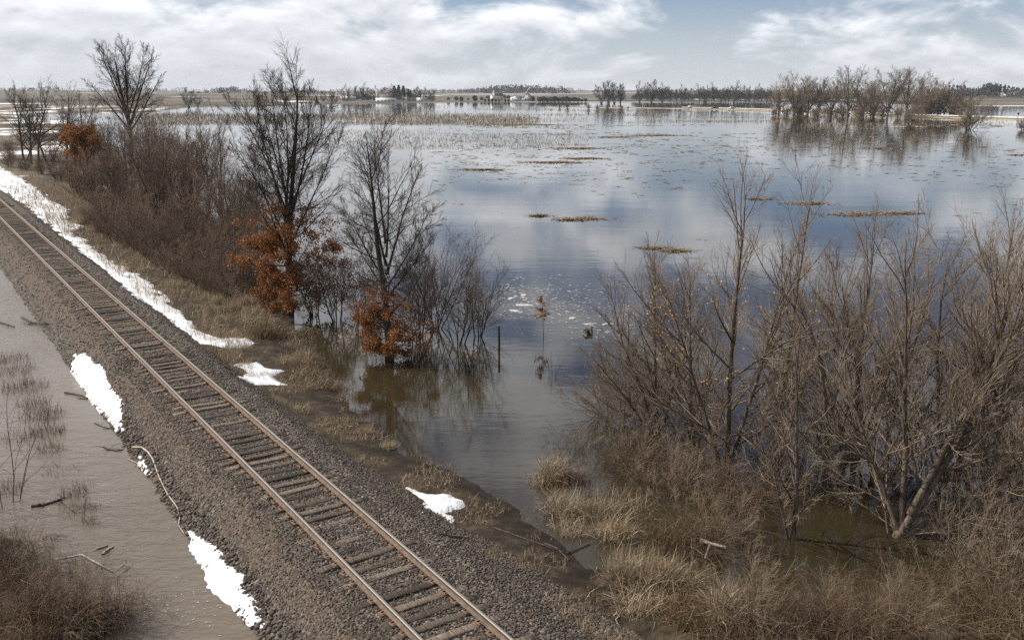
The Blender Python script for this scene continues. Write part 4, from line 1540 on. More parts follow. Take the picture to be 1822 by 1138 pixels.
scatter(27000, 10, 46, .10, 1.15, .34, .007, 1.5, 1, thr=.46)
scatter(20000, 36, 130, .03, .95, .55, .007, 1.1, 2, 1.5, thr=.42)
scatter(9000, 60, 220, .0, 1.0, .7, .008, .7, 3, 1.2, thr=.35)
link('dry_grass', g.mesh('dry_grass'), MT['straw'], kind='stuff', label='matted dry brown grass and litter along the right bank of the track')
g = Geo()
scatter(9000, 38, 120, .02, .55, .6, .008, 1.0, 4, 1.5, thr=.50)
scatter(11000, 12, 46, .12, .95, .42, .008, 1.5, 5, 1.0, thr=.50)
link('pale_grass', g.mesh('pale_grass'), MT['straw_pale'], kind='stuff', label='bleached straw grass between the snow strip and the thicket')
g = Geo()
r = np.random.default_rng(79)
for bx_, by_, rr_, h_ in bumps:
    n = int(170 * rr_)
    x = bx_ + r.normal(0, rr_ * .6, n)
    y = by_ + r.normal(0, rr_ * .6, n)
    z = surf(x, y)
    k = z > -.1
    V, Q = blades(r, x[k], y[k], z[k] - .02, int(k.sum()), .05, .5, .006, .9, .9, 4)
    g.add(V, Q)
link('dead_grass', g.mesh('dead_grass'), MT['straw_dark'], kind='stuff', label='dead brown grass over the hummocks and near ditch bank')

# ------------------------------------------------------------------ small single things by the water
build_tree('sapling', 401, [up_stem(2.2, .018, (.0, 0), wig=.03, z0=-.2)], [
    L_(16, .3, .97, 70, 40, .22, .10, .01, .003, 5, .08, .2), L_(4, .2, .98, 45, 35, .4, .3, .01, .0025, 3, .1, .2)], P(967, 602),
    'small oak sapling with rusty leaves alone in the water', leaves=dict(mat='rust_leaf', gen=dict(n=260, lev=[1, 2], zmax=2.4, zmin=1.0, size=(.06, .11), spread=.05)), sides=(5, 3, 3))
ditch_sap = build_tree('sapling', 402, shrub_stems(402, 7, 4.6, .016, .45, .2), [
    L_(5, .3, .95, 40, 25, .35, .2, .008, .0035, 5, .07, .4), L_(3, .2, .98, 40, 30, .4, .3, .008, .003, 3, .1, .3)], PS(18, 930),
    'thin dark sapling with long bare stems at the left edge of the ditch', twig='twig_dark', sides=(5, 3, 3))
build_tree('sapling', 403, shrub_stems(403, 5, 1.8, .01, .3, .1), [L_(3, .3, .95, 35, 25, .3, .2, .008, .003, 4, .07, .3)], P(88, 770),
           'cluster of thin upright stems standing in the ditch water', twig='twig_dark', sides=(4, 3), ntrunk=1)
build_tree('sapling', 404, shrub_stems(404, 6, 1.5, .01, .5, .2), [L_(3, .3, .95, 35, 25, .3, .2, .008, .003, 4, .07, .3)], P(985, 668),
           'tiny bare drowned sapling below the rusty sapling', twig='twig_dark', sides=(4, 3), ntrunk=1)

g = Geo()
pp = P(888, 622)
h = 1.12
g.tube([(0, 0, -.4), (.0, 0, 0), (.005, 0, .4), (0, .005, .8), (-.005, .0, h - .03), (-.005, 0, h)], [.055, .055, .052, .05, .048, .03], 7)
g.tube([(-.005, 0, h), (-.005, 0, h + .008)], [.03, .002], 7)
g.tube([(.03, -.06, .78), (0, -.056, .78), (-.03, -.06, .78)], [.008, .008, .008], 4)
link('fence_post', g.mesh('fence_post'), MT['post'], label='lone dark fence post standing in the flood water', cat='post', loc=tuple(pp))

g = Geo()
r = np.random.default_rng(8)
for k in range(7):
    a = r.uniform(0, 6.28)
    g.tube([(0, 0, -.1), (math.cos(a) * .1, math.sin(a) * .1, .16), (math.cos(a) * .22, math.sin(a) * .2, .2 + r.normal(0, .06)), (math.cos(a) * .36, math.sin(a) * .3, .05 + r.normal(0, .08))],
           [.09, .08, .05, .015], 6)
link('stump', g.mesh('stump', True), MT['drift_dark'], label='black tangled root stump in the water by the fanned young tree', cat='stump', loc=tuple(P(1050, 594)))


def stick(pts, r0, r1, label, mat='drift', twigs=0, seed=0, name='driftwood', lift=.02):
    r = np.random.default_rng(seed)
    W = np.array([PS(a, b) for a, b in pts])
    o = W[0].copy()
    W = W - o
    W[:, 2] = np.maximum(W[:, 2] + o[2], .0) - o[2] + lift
    n = len(W)
    g = Geo()
    rad = np.linspace(r0, r1, n)
    g.tube(W, rad, 6)
    for k in range(twigs):
        i = r.integers(1, n)
        d = r.normal(0, .25, 3) * np.array([1, 1, .5])
        g.tube([W[i], W[i] + d * .5 + np.array([0, 0, .03]), W[i] + d + np.array([0, 0, .02])], [r1, r1 * .7, r1 * .3], 4)
    link(name, g.mesh(name, True), MT[mat], label=label, cat='driftwood', loc=tuple(o), group='driftwood in the ditch')


stick([(236, 797), (252, 797), (264, 806), (272, 818), (278, 835), (284, 852), (298, 880), (316, 905), (320, 922), (318, 940), (328, 955)], .035, .012,
      'long pale branch lying along the ballast at the ditch edge', twigs=9, seed=1, lift=.04)
stick([(228, 822), (240, 824), (254, 830)], .02, .008, 'short pale branch stub floating beside the long pale branch', twigs=3, seed=2)
stick([(118, 717), (132, 714), (148, 711), (156, 713)], .05, .03, 'dark log floating in the ditch beside the elongated snow bank', 'drift_dark', 2, 3)
stick([(170, 765), (184, 766), (196, 764)], .02, .01, 'dark twig floating in the ditch below the elongated snow bank', 'drift_dark', 3, 4)
stick([(186, 812), (195, 816), (208, 814), (218, 808), (222, 796)], .02, .012, 'forked dark stick floating in the ditch beside the pale branch', 'drift_dark', 6, 5)
stick([(0, 594), (14, 597), (28, 600)], .06, .03, 'half-sunk log at the left edge of the ditch', 'drift_dark', 1, 6)
stick([(40, 576), (58, 580), (86, 577)], .06, .02, 'dark brush log touching the ballast in the ditch', 'drift_dark', 14, 7)
stick([(175, 1012), (186, 1009), (196, 1006)], .03, .02, 'pale broken stick off the tip of the near ditch bank', 'drift', 1, 8)
stick([(186, 1022), (196, 1014), (206, 1008)], .03, .02, 'second pale stick beside the broken one off the bank tip', 'drift', 1, 9)
stick([(105, 1027), (150, 1026), (180, 1045), (208, 1062), (230, 1045)], .03, .012, 'long bent pale branch arching over the near ditch bank', 'drift', 5, 10, lift=.10)
stick([(60, 932), (80, 930), (110, 922)], .05, .03, 'brown log floating in the ditch above the near bank', 'drift_dark', 7, 11)
stick([(880, 940), (960, 968), (1010, 985), (1050, 972)], .03, .012, 'thin brown branch lying on the verge by the pale clumps', 'drift_dark', 3, 12)
stick([(968, 967), (990, 975), (1012, 996)], .03, .015, 'short branch lying at the shore by the pale clumps', 'drift_dark', 2, 13)
stick([(1245, 995), (1262, 1004), (1290, 1014)], .06, .04, 'broken pale log end in the pool by the grey-tan clumps', 'drift', 1, 14, lift=.25)
stick([(780, 948), (800, 955), (830, 958)], .05, .03, 'dark curved strip of wood on the ballast by the ragged snow', 'drift_dark', 0, 15)
stick([(400, 655), (408, 658), (416, 662)], .07, .05, 'dark wood block on the ballast near the small snow patch', 'drift_dark', 0, 16)

# ================================================================== the far side of the flood
# ------------------------------------------------------------------ road causeway and guard rail
rp_ = np.array(ROAD)
tt_ = np.linspace(0, len(ROAD) - 1, 90)
rc = np.stack([np.interp(tt_, np.arange(len(ROAD)), rp_[:, k]) for k in range(2)], 1)
rt_ = norm(np.gradient(rc, axis=0))
rn_ = np.stack([-rt_[:, 1], rt_[:, 0]], 1)
rn_ = np.where(rn_[:, 1:2] > 0, rn_, -rn_)


def strip(name, offs, mat, label):
    V = np.stack([np.concatenate([rc + rn_ * o, np.full((len(rc), 1), z)], 1) for o, z in offs], 1)
    m_ = len(offs)
    i = (np.arange(len(rc) - 1)[:, None] * m_ + np.arange(m_ - 1)[None]).ravel()
    link(name, mesh_np(name, V.reshape(-1, 3), np.stack([i, i + m_, i + m_ + 1, i + 1], 1)), mat, kind='structure', label=label)


MT['verge'] = M('road_verge', [(.12, .09, .055), (.30, .235, .145), (.38, .30, .19)], .15, .95, world=True)
MT['asphalt'] = M('asphalt', [(.05, .05, .05), (.075, .073, .07)], .3, .9, world=True)
strip('road_verge', [(-9, -.3), (-4.5, .34), (4.5, .36), (9, -.3)], MT['verge'], 'tan grassy causeway just above the flood')
strip('road', [(-3.4, .35), (-3.3, .375), (3.3, .375), (3.4, .35)], MT['asphalt'], 'narrow paved road along the causeway')

gr0, gr1 = 0, len(rc) - 1
sel = [i for i in range(len(rc)) if 128 < rc[i, 0]]
gl = link('guard_rail', None, label='long pale guard rail along the causeway at the right', cat='guard rail', loc=(rc[sel[0], 0], rc[sel[0], 1], .36))
g = Geo()
org = np.array([rc[sel[0], 0], rc[sel[0], 1], .36])
line = np.array([np.append(rc[i] - rn_[i] * 4.1, .36) for i in sel]) - org
K = len(line)
prof2 = [(-.02, .42), (-.10, .52), (-.02, .62), (-.10, .72), (-.02, .84), (.02, .84), (.02, .42)]
V = np.array([[(l[0] + rn_[sel[j]][0] * a, l[1] + rn_[sel[j]][1] * a, b) for a, b in prof2] for j, l in enumerate(line)]).reshape(-1, 3)
Q = [(i * 7 + k, (i + 1) * 7 + k, (i + 1) * 7 + (k + 1) % 7, i * 7 + (k + 1) % 7) for i in range(K - 1) for k in range(7)]
link('rail_beam', mesh_np('rail_beam', V, Q), MT['galvanised'], gl)
g = Geo()
g.box((0, 0, .40), (.22, .22, .95))
g.box((0, -.13, .62), (.14, .10, .34))
pm = g.mesh('rail_post')
dist = np.concatenate([[0], np.cumsum(np.linalg.norm(np.diff(line[:, :2], axis=0), axis=1))])
for d in np.arange(1, dist[-1], 5.2):
    x = np.interp(d, dist, line[:, 0])
    y = np.interp(d, dist, line[:, 1])
    link('post', pm, MT['post'], gl, loc=(x, y + .18, 0))

# ------------------------------------------------------------------ far bare trees: a few kinds, copied
def far_tree(seed, h, stems, twig, spread=1.0, minr=.05):
    return grow(seed, stems, [
        L_(13, .10, .96, 60, 26, .40, .2, .014, minr, 5, .09, .45),
        L_(8, .12, .98, 46, 34, .46, .30, .012, minr * .8, 4, .12, .3),
        L_(6.5, .12, .98, 48, 36, .55, .42, .012, minr * .75, 2, .14, .2)])


def far_proto(seed, h, stems, twig, label, loc, cat='tree', group=None, minr=.05, bark='bark_far', name='bare_tree', rz=0., size=1.0):
    G = far_tree(seed, h, stems, twig, minr=minr)
    t, c = Geo(), Geo()
    for i, (p, r_, l) in enumerate(G):
        V, Q = tubes(p, r_, (5, 3, 3, 3)[i])
        (t if i < 2 else c).add(V, Q)
    root = link(name, None, label=label, cat=cat, group=group, loc=tuple(loc), rz=rz)
    root.scale = (size,) * 3
    link('trunk', t.mesh('trunk', True), MT[bark], root)
    link('crown', c.mesh('crown'), MT[twig], root)
    return root


GRV = 'bare trees of the flooded grove'
f1 = far_proto(501, 19, [up_stem(17, .4, (-.03, 0), wig=.04)] + [((0, 0, z), (lx, ly, 1), ln, .2) for z, lx, ly, ln in ((2, .5, .1, 14), (2.5, -.5, 0, 14), (3, .2, -.5, 13), (3, -.2, .5, 13), (4, .75, 0, 10), (4, -.75, .1, 10))], 'twig_far',
               'broad bare tree at the left end of the flooded grove', P(1412, 207), group=GRV, minr=.032, size=1.18)
f2 = far_proto(502, 21, [up_stem(20, .45, (-.05, 0), wig=.05)] + [((0, 0, z), (lx, ly, 1), ln, .22) for z, lx, ly, ln in ((2, .4, .1, 17), (3, -.35, 0, 16), (4, .15, -.4, 15), (4, -.15, .4, 15), (3, .7, 0, 13), (4, -.65, .1, 12))], 'twig_far',
               'tallest pale bare tree in the middle of the flooded grove', P(1508, 210), group=GRV, minr=.032, size=1.18)
f3 = far_proto(503, 20, [up_stem(18, .4, (.1, 0), wig=.06)] + [((0, 0, z), (lx, ly, 1), ln, .22) for z, lx, ly, ln in ((2, .55, .1, 17), (3, -.3, 0, 15), (4, .25, -.4, 14), (3, .9, .2, 13), (3, -.7, 0, 12), (5, .35, .4, 13))], 'twig_far',
               'wide bare tree with a split crown right of the tallest one', P(1578, 211), group=GRV, minr=.032, size=1.18)
f4 = far_proto(504, 9, shrub_stems(504, 11, 10.5, .13, 1.0, 1.6), 'twig_far', 'round bare bush alone in the water right of the grove', P(1722, 231), cat='bush',
               group=GRV, minr=.026, name='bush')
rg = np.random.default_rng(15)
for (px, py, pr, f, lab) in [
        (1385, 206, f1, .75, 'smaller bare tree at the very left tip of the flooded grove'), (1437, 206, f3, .85, 'bare tree just right of the broad left-end one'),
        (1455, 205, f1, .82, 'bare tree with a rounded top left of the tallest one'), (1478, 206, f3, .82, 'bare tree close on the left of the tallest one'),
        (1535, 208, f1, .85, 'bare tree between the tallest and the split-crowned one'), (1612, 208, f2, .95, 'tall bare tree at the right of the split-crowned one'),
        (1640, 205, f3, .85, 'bare tree where the grove drops towards the right'), (1668, 203, f1, .7, 'dark bare tree in the low right part of the grove'),
        (1690, 203, f3, .8, 'gnarled bare tree at the right end of the grove'), (1712, 203, f1, .55, 'small bare tree behind the round bush'),
        (1555, 206, f2, .75, 'bare tree behind the trunk of the split-crowned one'), (1425, 205, f2, .7, 'bare tree half hidden behind the broad left-end one'),
        (1655, 206, f2, .6, 'low dark bare tree under the drop of the grove')]:
    copy_thing(pr, tuple(P(px, py)), rg.uniform(0, 6.28), (f * 1.4, f * 1.4, f * 1.2), lab, GRV)
for (px, py, f, lab) in [(1378, 207, .35, 'low bush at the left tip of the grove'), (1400, 208, .4, 'low bush under the broad left-end tree'), (1450, 208, .38, 'low bush under the rounded tree'),
                         (1475, 208, .42, 'low bush left of the tallest trunk'), (1530, 209, .45, 'low bush right of the tallest trunk'), (1570, 210, .4, 'low bush under the split-crowned tree'),
                         (1618, 222, .55, 'round brown bush standing forward in the water by the jetty'), (1650, 206, .75, 'dense dark bush at the middle right of the grove'),
                         (1675, 206, .85, 'largest dark bush at the right end of the grove'), (1630, 207, .7, 'dark bush behind the forward brown bush'), (1700, 206, .7, 'dark bush behind the round lone bush'),
                         (1820, 231, .3, 'low bush cut by the right edge of the view'), (1600, 209, .5, 'low bush right of the split-crowned tree'),
                         (1420, 207, .5, 'bush between the first trees of the grove'), (1500, 208, .5, 'bush just behind the tallest trunk'), (1550, 208, .5, 'bush between the two tallest crowns')]:
    copy_thing(f4, tuple(P(px, py)), rg.uniform(0, 6.28), (f * 1.35, f * 1.35, f * 1.2), lab, 'bushes of the flooded grove')
# bushes standing in the open flood
for (px, py, f, lab) in [(996, 192, .42, 'left thin bush in the open flood before the cedars'), (1009, 192, .55, 'fuller bush in the open flood before the cedars'), (1048, 194, .5, 'first sparse bush of the row in the flood'),
                         (1062, 195, .45, 'second sparse bush of the row in the flood'), (1080, 194, .55, 'third sparse bush of the row in the flood'), (1106, 194, .35, 'fourth, small bush of the row in the flood'),
                         (1117, 194, .25, 'last tiny bush of the row in the flood')]:
    copy_thing(f4, tuple(P(px, py)), rg.uniform(0, 6.28), (f * .7, f * .7, f * .8), lab, 'bushes in the open flood')

# far treeline: 1.2 km off
MT['bark_farther'] = M('bark_farther', [(.06, .055, .052), (.10, .09, .085)], 1, .95)
ft1 = far_proto(511, 22, [up_stem(22, .6, (.0, 0), wig=.05), up_stem(19, .45, (.3, 0), (.5, 0)), up_stem(18, .4, (-.3, 0), (-.5, 0))], 'twig_farther',
                'bare tree at the left end of the dark treeline', P(1138, 182, .3), group='far treeline', minr=.085, bark='bark_farther')
ft2 = far_proto(512, 20, [up_stem(20, .5, (.1, 0), wig=.06), up_stem(18, .45, (-.3, 0), (-.6, 0)), up_stem(15, .4, (.5, 0), (.6, 0))], 'twig_farther',
                'tall bare tree standing apart left of the dark treeline', P(1070, 184, .3), group='far treeline', minr=.085, bark='bark_farther')
for k, px in enumerate(np.linspace(1150, 1372, 30)):
    f = .80 + .14 * math.sin(k * 1.7) + rg.normal(0, .07)
    if px < 1175:
        f *= 1.15
    copy_thing((ft1, ft2)[k % 2], tuple(P(px + rg.normal(0, 2), 181.6 + rg.uniform(-.7, .5), .3)), rg.uniform(0, 6.28), f, 'dark bare tree in the far treeline, %s from its %s end' % ((ORD[k], 'left') if k < 15 else (ORD[29 - k], 'right')), 'far treeline')
for (px, f, lab) in [(1083, 1.1, 'second bare tree of the pair apart from the treeline'), (1093, 1.0, 'third bare tree standing apart left of the treeline'), (1104, .95, 'fourth bare tree standing apart, nearest the treeline')]:
    copy_thing(ft2, tuple(P(px, 184, .3)), rg.uniform(0, 6.28), f, lab, 'far treeline')
for k, (px, py, f) in enumerate([(620, 182, .75), (632, 181, .9), (645, 181, .95), (655, 181, .8), (668, 181, .8), (682, 180, .85), (695, 180, .9), (706, 180, .75), (722, 180, .7), (740, 180, .85),
                                 (748, 181, .75), (760, 181, .8), (770, 181, .65), (612, 182, .6), (590, 183, .6), (575, 183, .6)]):
    copy_thing((ft1, ft2)[k % 2], tuple(P(px, py, .4)), rg.uniform(0, 6.28), f, 'bare tree among the far farm buildings, %s of those planted there' % ORD[k], 'trees of the far farm')
for (px, py, f, lab) in [(336, 191, .7, 'small bare tree alone on the far left meadow'), (352, 190, .45, 'shrubby bare tree beside the lone one on the left meadow')]:
    copy_thing(ft2, tuple(P(px, py, .2)), rg.uniform(0, 6.28), f, lab, 'trees of the left meadow')


# ------------------------------------------------------------------ evergreens
def puff(seed, n, fn, size):
    r = np.random.default_rng(seed)
    c = fn(r, n)
    a = norm(r.normal(0, 1, (n, 3)))
    b = norm(np.cross(a, r.normal(0, 1, (n, 3))))
    s = size * r.uniform(.6, 1.4, (n, 1))
    V = np.stack([c - a * s, c + b * s * .7, c + a * s, c - b * s * .7], 1)
    i0 = np.arange(n)[:, None] * 4
    return V.reshape(-1, 3), np.concatenate([i0 + np.array([[0, 1, 2]]), i0 + np.array([[0, 2, 3]])])


def cedar_pts(r, n):
    u = r.random(n)
    a = r.uniform(0, 6.283, n)
    rad = 1.5 * np.sin(np.clip(u, .03, 1) * math.pi * .86 + .12) ** .8 * np.sqrt(r.uniform(.35, 1, n)) * (1 + .25 * np.sin(a * 3 + u * 7))
    return np.stack([np.cos(a) * rad, np.sin(a) * rad, .25 + u * 3.8], 1)


def pine_pts(r, n):
    u = r.random(n) ** .8
    a = r.uniform(0, 6.283, n)
    rad = 3.0 * (1 - u * .75) * np.sqrt(r.uniform(.1, 1, n)) * (.75 + .35 * np.sin(u * 34))
    return np.stack([np.cos(a) * rad, np.sin(a) * rad, 5.5 + u * 10], 1)


def evergreen(name, seed, fn, n, size, trunk_h, trunk_r, label, loc, cat, group):
    root = link(name, None, label=label, cat=cat, group=group, loc=tuple(loc))
    g = Geo()
    g.tube([(0, 0, -.4), (.02, 0, trunk_h * .3), (0, .03, trunk_h * .7), (0, 0, trunk_h)], [trunk_r * 1.2, trunk_r, trunk_r * .7, .03], 6)
    link('trunk', g.mesh('trunk'), MT['bark_farther'], root)
    V, T = puff(seed, n, fn, size)
    link('crown', mesh_np('crown', V, tris=T), MT['cedar'], root)
    return root


ce = evergreen('cedar_bush', 601, cedar_pts, 650, .32, 3.2, .14, 'biggest dark cedar at the left of the tan shore', P(845, 181, .3), 'bush', 'cedars on the far shore')
ce.scale = (2.0, 2.0, 1.9)
for (px, py, f, lab) in [(798, 180, 1.2, 'lone dark cedar left of the round pair'), (812, 180.5, 1.5, 'left cedar of the round pair'), (821, 181, 1.5, 'right cedar of the round pair'),
                         (833, 180, 1.0, 'small cedar left of the biggest one'), (857, 180, 1.3, 'cedar just right of the biggest one'), (863, 181.5, .9, 'first small cedar of the planted row'), (870, 181.5, 1.0, 'second small cedar of the planted row'),
                         (876, 181.5, 1.0, 'third small cedar of the planted row'), (882, 181.5, .9, 'fourth small cedar of the planted row'), (888, 181.5, .8, 'fifth small cedar of the planted row'),
                         (899, 181.5, .9, 'sixth small cedar of the planted row'), (905, 181.5, .9, 'last small cedar of the planted row'), (868, 178, 1.7, 'tall cedar left of the white house with a tower'),
                         (897, 178, 1.9, 'tall cedar between the two white houses'), (905, 178, 1.7, 'tall cedar touching the second white house'), (925, 180, 1.5, 'cedar before the grey gabled barn'), (948, 181, 1.6, 'cedar right of the grey gabled barn')]:
    copy_thing(ce, tuple(P(px, py, .3)), rg.uniform(0, 6.28), (f * 1.1, f * 1.1, f), lab, 'cedars on the far shore')
for k, px in enumerate(np.linspace(960, 1042, 13)):
    f = 1.75 + .25 * math.sin(k * 2.1) - (.5 if k > 9 else 0)
    copy_thing(ce, tuple(P(px, 181.3, .3)), rg.uniform(0, 6.28), (f * 1.3, f * 1.3, f * .8), 'cedar in the dense dark hedge on the far shore, %s from its left end' % ORD[k], 'far cedar hedge')
pi = evergreen('pine_tree', 602, pine_pts, 900, .55, 15, .25, 'left pine of the four on the right skyline', P(1762, 172, 6), 'tree', 'pines')
pi.scale = (1.0, 1.0, 1.0)
for (px, py, f, lab) in [(1769, 172, 1.1, 'second pine of the four on the right skyline'), (1778, 172, 1.1, 'third pine of the four on the right skyline'), (1786, 172, 1.05, 'right pine of the four on the right skyline'),
                         (702, 181, 1.25, 'dark pine at the centre of the far farm'), (710, 181, 1.3, 'tallest dark pine of the far farm'), (718, 181, 1.25, 'dark pine right of the tallest farm pine'),
                         (727, 181, 1.0, 'wide dark pine at the right of the far farm'), (731, 181, .85, 'smallest dark pine at the right of the far farm')]:
    z = 6 if px > 1700 else .4
    copy_thing(pi, tuple(P(px, py, z)), rg.uniform(0, 6.28), (f * 1.25, f * 1.25, f), lab, 'pines')


# ------------------------------------------------------------------ far woods that read as one mass
def woods(px0, px1, pyfn, dist, hm, n, label, seed, name='far_woods', mat='far_wood'):
    r = np.random.default_rng(seed)
    V, T, k = [], [], 0
    pxs = r.uniform(px0, px1, n)
    g = Geo()
    for px in pxs:
        d = dist * r.uniform(.97, 1.05)
        x = (px - CX) / F * d
        y = d / math.cos(PITCH)
        z = float(ground_h(x, y))
        h_ = hm * pyfn(px) * r.uniform(.6, 1.25)
        w_ = h_ * r.uniform(.45, .8)

        def fn(rr, m):
            u = rr.normal(0, 1, (m, 3))
            u = norm(u) * rr.random((m, 1)) ** .4
            q = u * np.array([w_, w_, h_ * .5]) + np.array([0, 0, h_ * .52])
            return q
        m = 30
        v, t = puff(int(r.integers(1e6)), m, fn, h_ * .11)
        g.add(v + np.array([x, y, z]), tris=t)
    link(name, g.mesh(name), MT[mat], kind='stuff', label=label)


woods(835, 1012, lambda p: .55 + .6 * math.sin((p - 835) / 177 * 2.4 + .35), 2600, 19, 130, 'blue-dark wooded ridge behind the white houses', 1)
woods(340, 600, lambda p: .8 + .4 * math.sin(p * .05), 2300, 13, 150, 'dark line of woods on the left horizon', 2)
woods(-60, 340, lambda p: .55 + .45 * math.sin(p * .031), 3300, 12, 170, 'faint line of woods on the far left horizon', 3)
woods(1695, 1765, lambda p: 1.0 + .2 * math.sin(p * .09), 1500, 16, 60, 'dark wood on the rise at the right horizon', 4)
woods(1795, 1900, lambda p: 1.0, 1450, 16, 50, 'dark wood at the right edge of the horizon', 5)
woods(1012, 1400, lambda p: .6, 3800, 12, 140, 'thin distant tree line on the middle horizon', 6)
woods(1125, 1375, lambda p: .7 + .2 * math.sin(p * .06), 1330, 15, 240, 'dark undergrowth filling the far treeline', 7)
woods(605, 770, lambda p: .5 + .2 * math.sin(p * .1), 1190, 11, 110, 'dark undergrowth among the farm buildings', 8)
woods(770, 835, lambda p: .8, 2900, 14, 30, 'clump of trees on the horizon right of the farm', 9)
woods(-80, 1900, lambda p: .75 + .25 * math.sin(p * .021) + .15 * math.sin(p * .083), 4300, 15, 420, 'thin dark tree line running along the whole horizon', 11)
woods(600, 1130, lambda p: .7 + .3 * math.sin(p * .037), 2900, 11, 130, 'broken dark tree line behind the far farms', 12)
woods(1380, 1710, lambda p: .6 + .2 * math.sin(p * .05), 505, 8.5, 110, 'dark brush filling the foot of the flooded grove', 10, mat='twig_far')


# ------------------------------------------------------------------ far buildings
def house(name, px, py, zb, w, d, h, rh, rz, wall, roof, label, wins=3, door=True, chimney=False, tower=None, ridge='x'):
    loc = P(px, py, zb)
    root = link(name, None, label=label, cat=name.replace('_', ' '), group='far buildings', loc=tuple(loc), rz=rz)
    g = Geo()
    g.box((0, 0, h / 2 - .3), (w, d, h + .6))
    # gable ends
    if ridge == 'x':
        for sx in (-1, 1):
            x = sx * w / 2
            g.add([(x, -d / 2, h), (x, d / 2, h), (x, 0, h + rh), (x - sx * .2, -d / 2, h), (x - sx * .2, d / 2, h), (x - sx * .2, 0, h + rh)],
                  tris=[(0, 1, 2), (3, 5, 4)], quads=[(0, 2, 5, 3), (1, 4, 5, 2)])
    else:
        for sy in (-1, 1):
            y = sy * d / 2
            g.add([(-w / 2, y, h), (w / 2, y, h), (0, y, h + rh), (-w / 2, y - sy * .2, h), (w / 2, y - sy * .2, h), (0, y - sy * .2, h + rh)],
                  tris=[(0, 1, 2), (3, 5, 4)], quads=[(0, 2, 5, 3), (1, 4, 5, 2)])
    link('wall', g.mesh('wall'), MT[wall], root)
    g = Geo()
    ov = .4
    if ridge == 'x':
        a, b = w / 2 + ov, d / 2 + ov
        e = rh * ov / (d / 2)
        for sy in (-1, 1):
            g.add([(-a, sy * b, h - e + .03), (a, sy * b, h - e + .03), (a, 0, h + rh + .03), (-a, 0, h + rh + .03), (-a, sy * b, h - e + .25), (a, sy * b, h - e + .25), (a, 0, h + rh + .25), (-a, 0, h + rh + .25)],
                  quads=[(0, 1, 2, 3), (4, 7, 6, 5), (0, 4, 5, 1), (0, 3, 7, 4), (1, 5, 6, 2)])
    else:
        a, b = w / 2 + ov, d / 2 + ov
        e = rh * ov / (w / 2)
        for sx in (-1, 1):
            g.add([(sx * a, -b, h - e + .03), (sx * a, b, h - e + .03), (0, b, h + rh + .03), (0, -b, h + rh + .03), (sx * a, -b, h - e + .25), (sx * a, b, h - e + .25), (0, b, h + rh + .25), (0, -b, h + rh + .25)],
                  quads=[(0, 1, 2, 3), (4, 7, 6, 5), (0, 4, 5, 1), (0, 3, 7, 4), (1, 5, 6, 2)])
    ro = link('roof', g.mesh('roof'), MT[roof], root)
    if chimney:
        c = Geo()
        c.box((w * .2, 0, h + rh + .3), (.9, .9, 1.8))
        c.box((w * .2, 0, h + rh + 1.25), (1.1, 1.1, .2))
        link('chimney', c.mesh('chimney'), MT['brown_roof'], ro)
    for k in range(wins):
        x = (k + .5) / wins * w * .9 - w * .45
        q = Geo()
        q.box((x, -d / 2 - .04, h * .55), (w * .09 + .3, .1, h * .28))
        wo = link('window', q.mesh('window'), MT['window'], root)
        q = Geo()
        q.box((x, -d / 2 - .08, h * .55 - h * .14 - .1), (w * .09 + .6, .2, .12))
        link('sill', q.mesh('sill'), MT['white_paint'], wo)
    if door:
        q = Geo()
        q.box((w * .5 / max(wins, 1) * .02 + w * .46 - w * .05, -d / 2 - .05, 1.05), (1.1, .1, 2.1))
        link('door', q.mesh('door'), MT['dark_roof'], root)
    if tower:
        tx, tw, th = tower
        q = Geo()
        q.box((tx, -d / 2 + tw / 2 - .3, th / 2), (tw, tw, th))
        link('tower', q.mesh('tower'), MT[wall], root)
        q = Geo()
        t2 = tw / 2 + .2
        cy = -d / 2 + tw / 2 - .3
        q.add([(tx - t2, cy - t2, th), (tx + t2, cy - t2, th), (tx + t2, cy + t2, th), (tx - t2, cy + t2, th), (tx, cy, th + tw * 1.2)],
              tris=[(0, 1, 4), (1, 2, 4), (2, 3, 4), (3, 0, 4)], quads=[(3, 2, 1, 0)])
        link('spire', q.mesh('spire'), MT['pale_roof'], root)
    return root


house('farm_house', 884, 177.5, 2.5, 15, 9, 5, 3.2, .3, 'white_paint', 'dark_roof', 'white farmhouse with a small tower behind the planted cedars', 3, True, False, (-5, 2.8, 8.5))
house('farm_house', 917, 180, .8, 11, 9, 5.2, 3, -.3, 'white_paint', 'pale_roof', 'bright white gabled house between tall cedars', 2, True, False, None, 'y')
house('barn', 938, 180, .8, 13, 13, 4.6, 6.4, .1, 'grey_wall', 'dark_roof', 'grey steep-gabled barn beside the bright white house', 2, True, False, None, 'y')
house('farm_shed', 672, 181.5, .5, 3.6, 3.6, 12, 2.5, .2, 'grey_wall', 'pale_roof', 'narrow grey tower shed at the left of the farm', 1, True)
house('farm_house', 689, 179.0, 1.5, 20, 9, 4.2, 3.2, .1, 'white_paint', 'brown_roof', 'farm building with a brown roof at the back of the farm', 4, True, True)
house('farm_shed', 687, 182, .4, 24, 8, 3.4, 1.2, -.05, 'white_paint', 'pale_roof', 'long low white shed at the front of the farm', 5, True)
house('farm_house', 731, 180.0, 1.0, 12, 8, 5.2, 3.0, .4, 'white_paint', 'dark_roof', 'white house half hidden by trees right of the farm', 2, True, True)
house('farm_shed', 620, 181, .8, 18, 9, 4.5, 1.5, .1, 'grey_wall', 'pale_roof', 'pale roofed shed at the left end of the farm', 2, True)
house('farm_shed', 752, 180.5, .8, 14, 7, 3, 1.2, .0, 'white_paint', 'pale_roof', 'low white shed at the right end of the farm', 3, True)
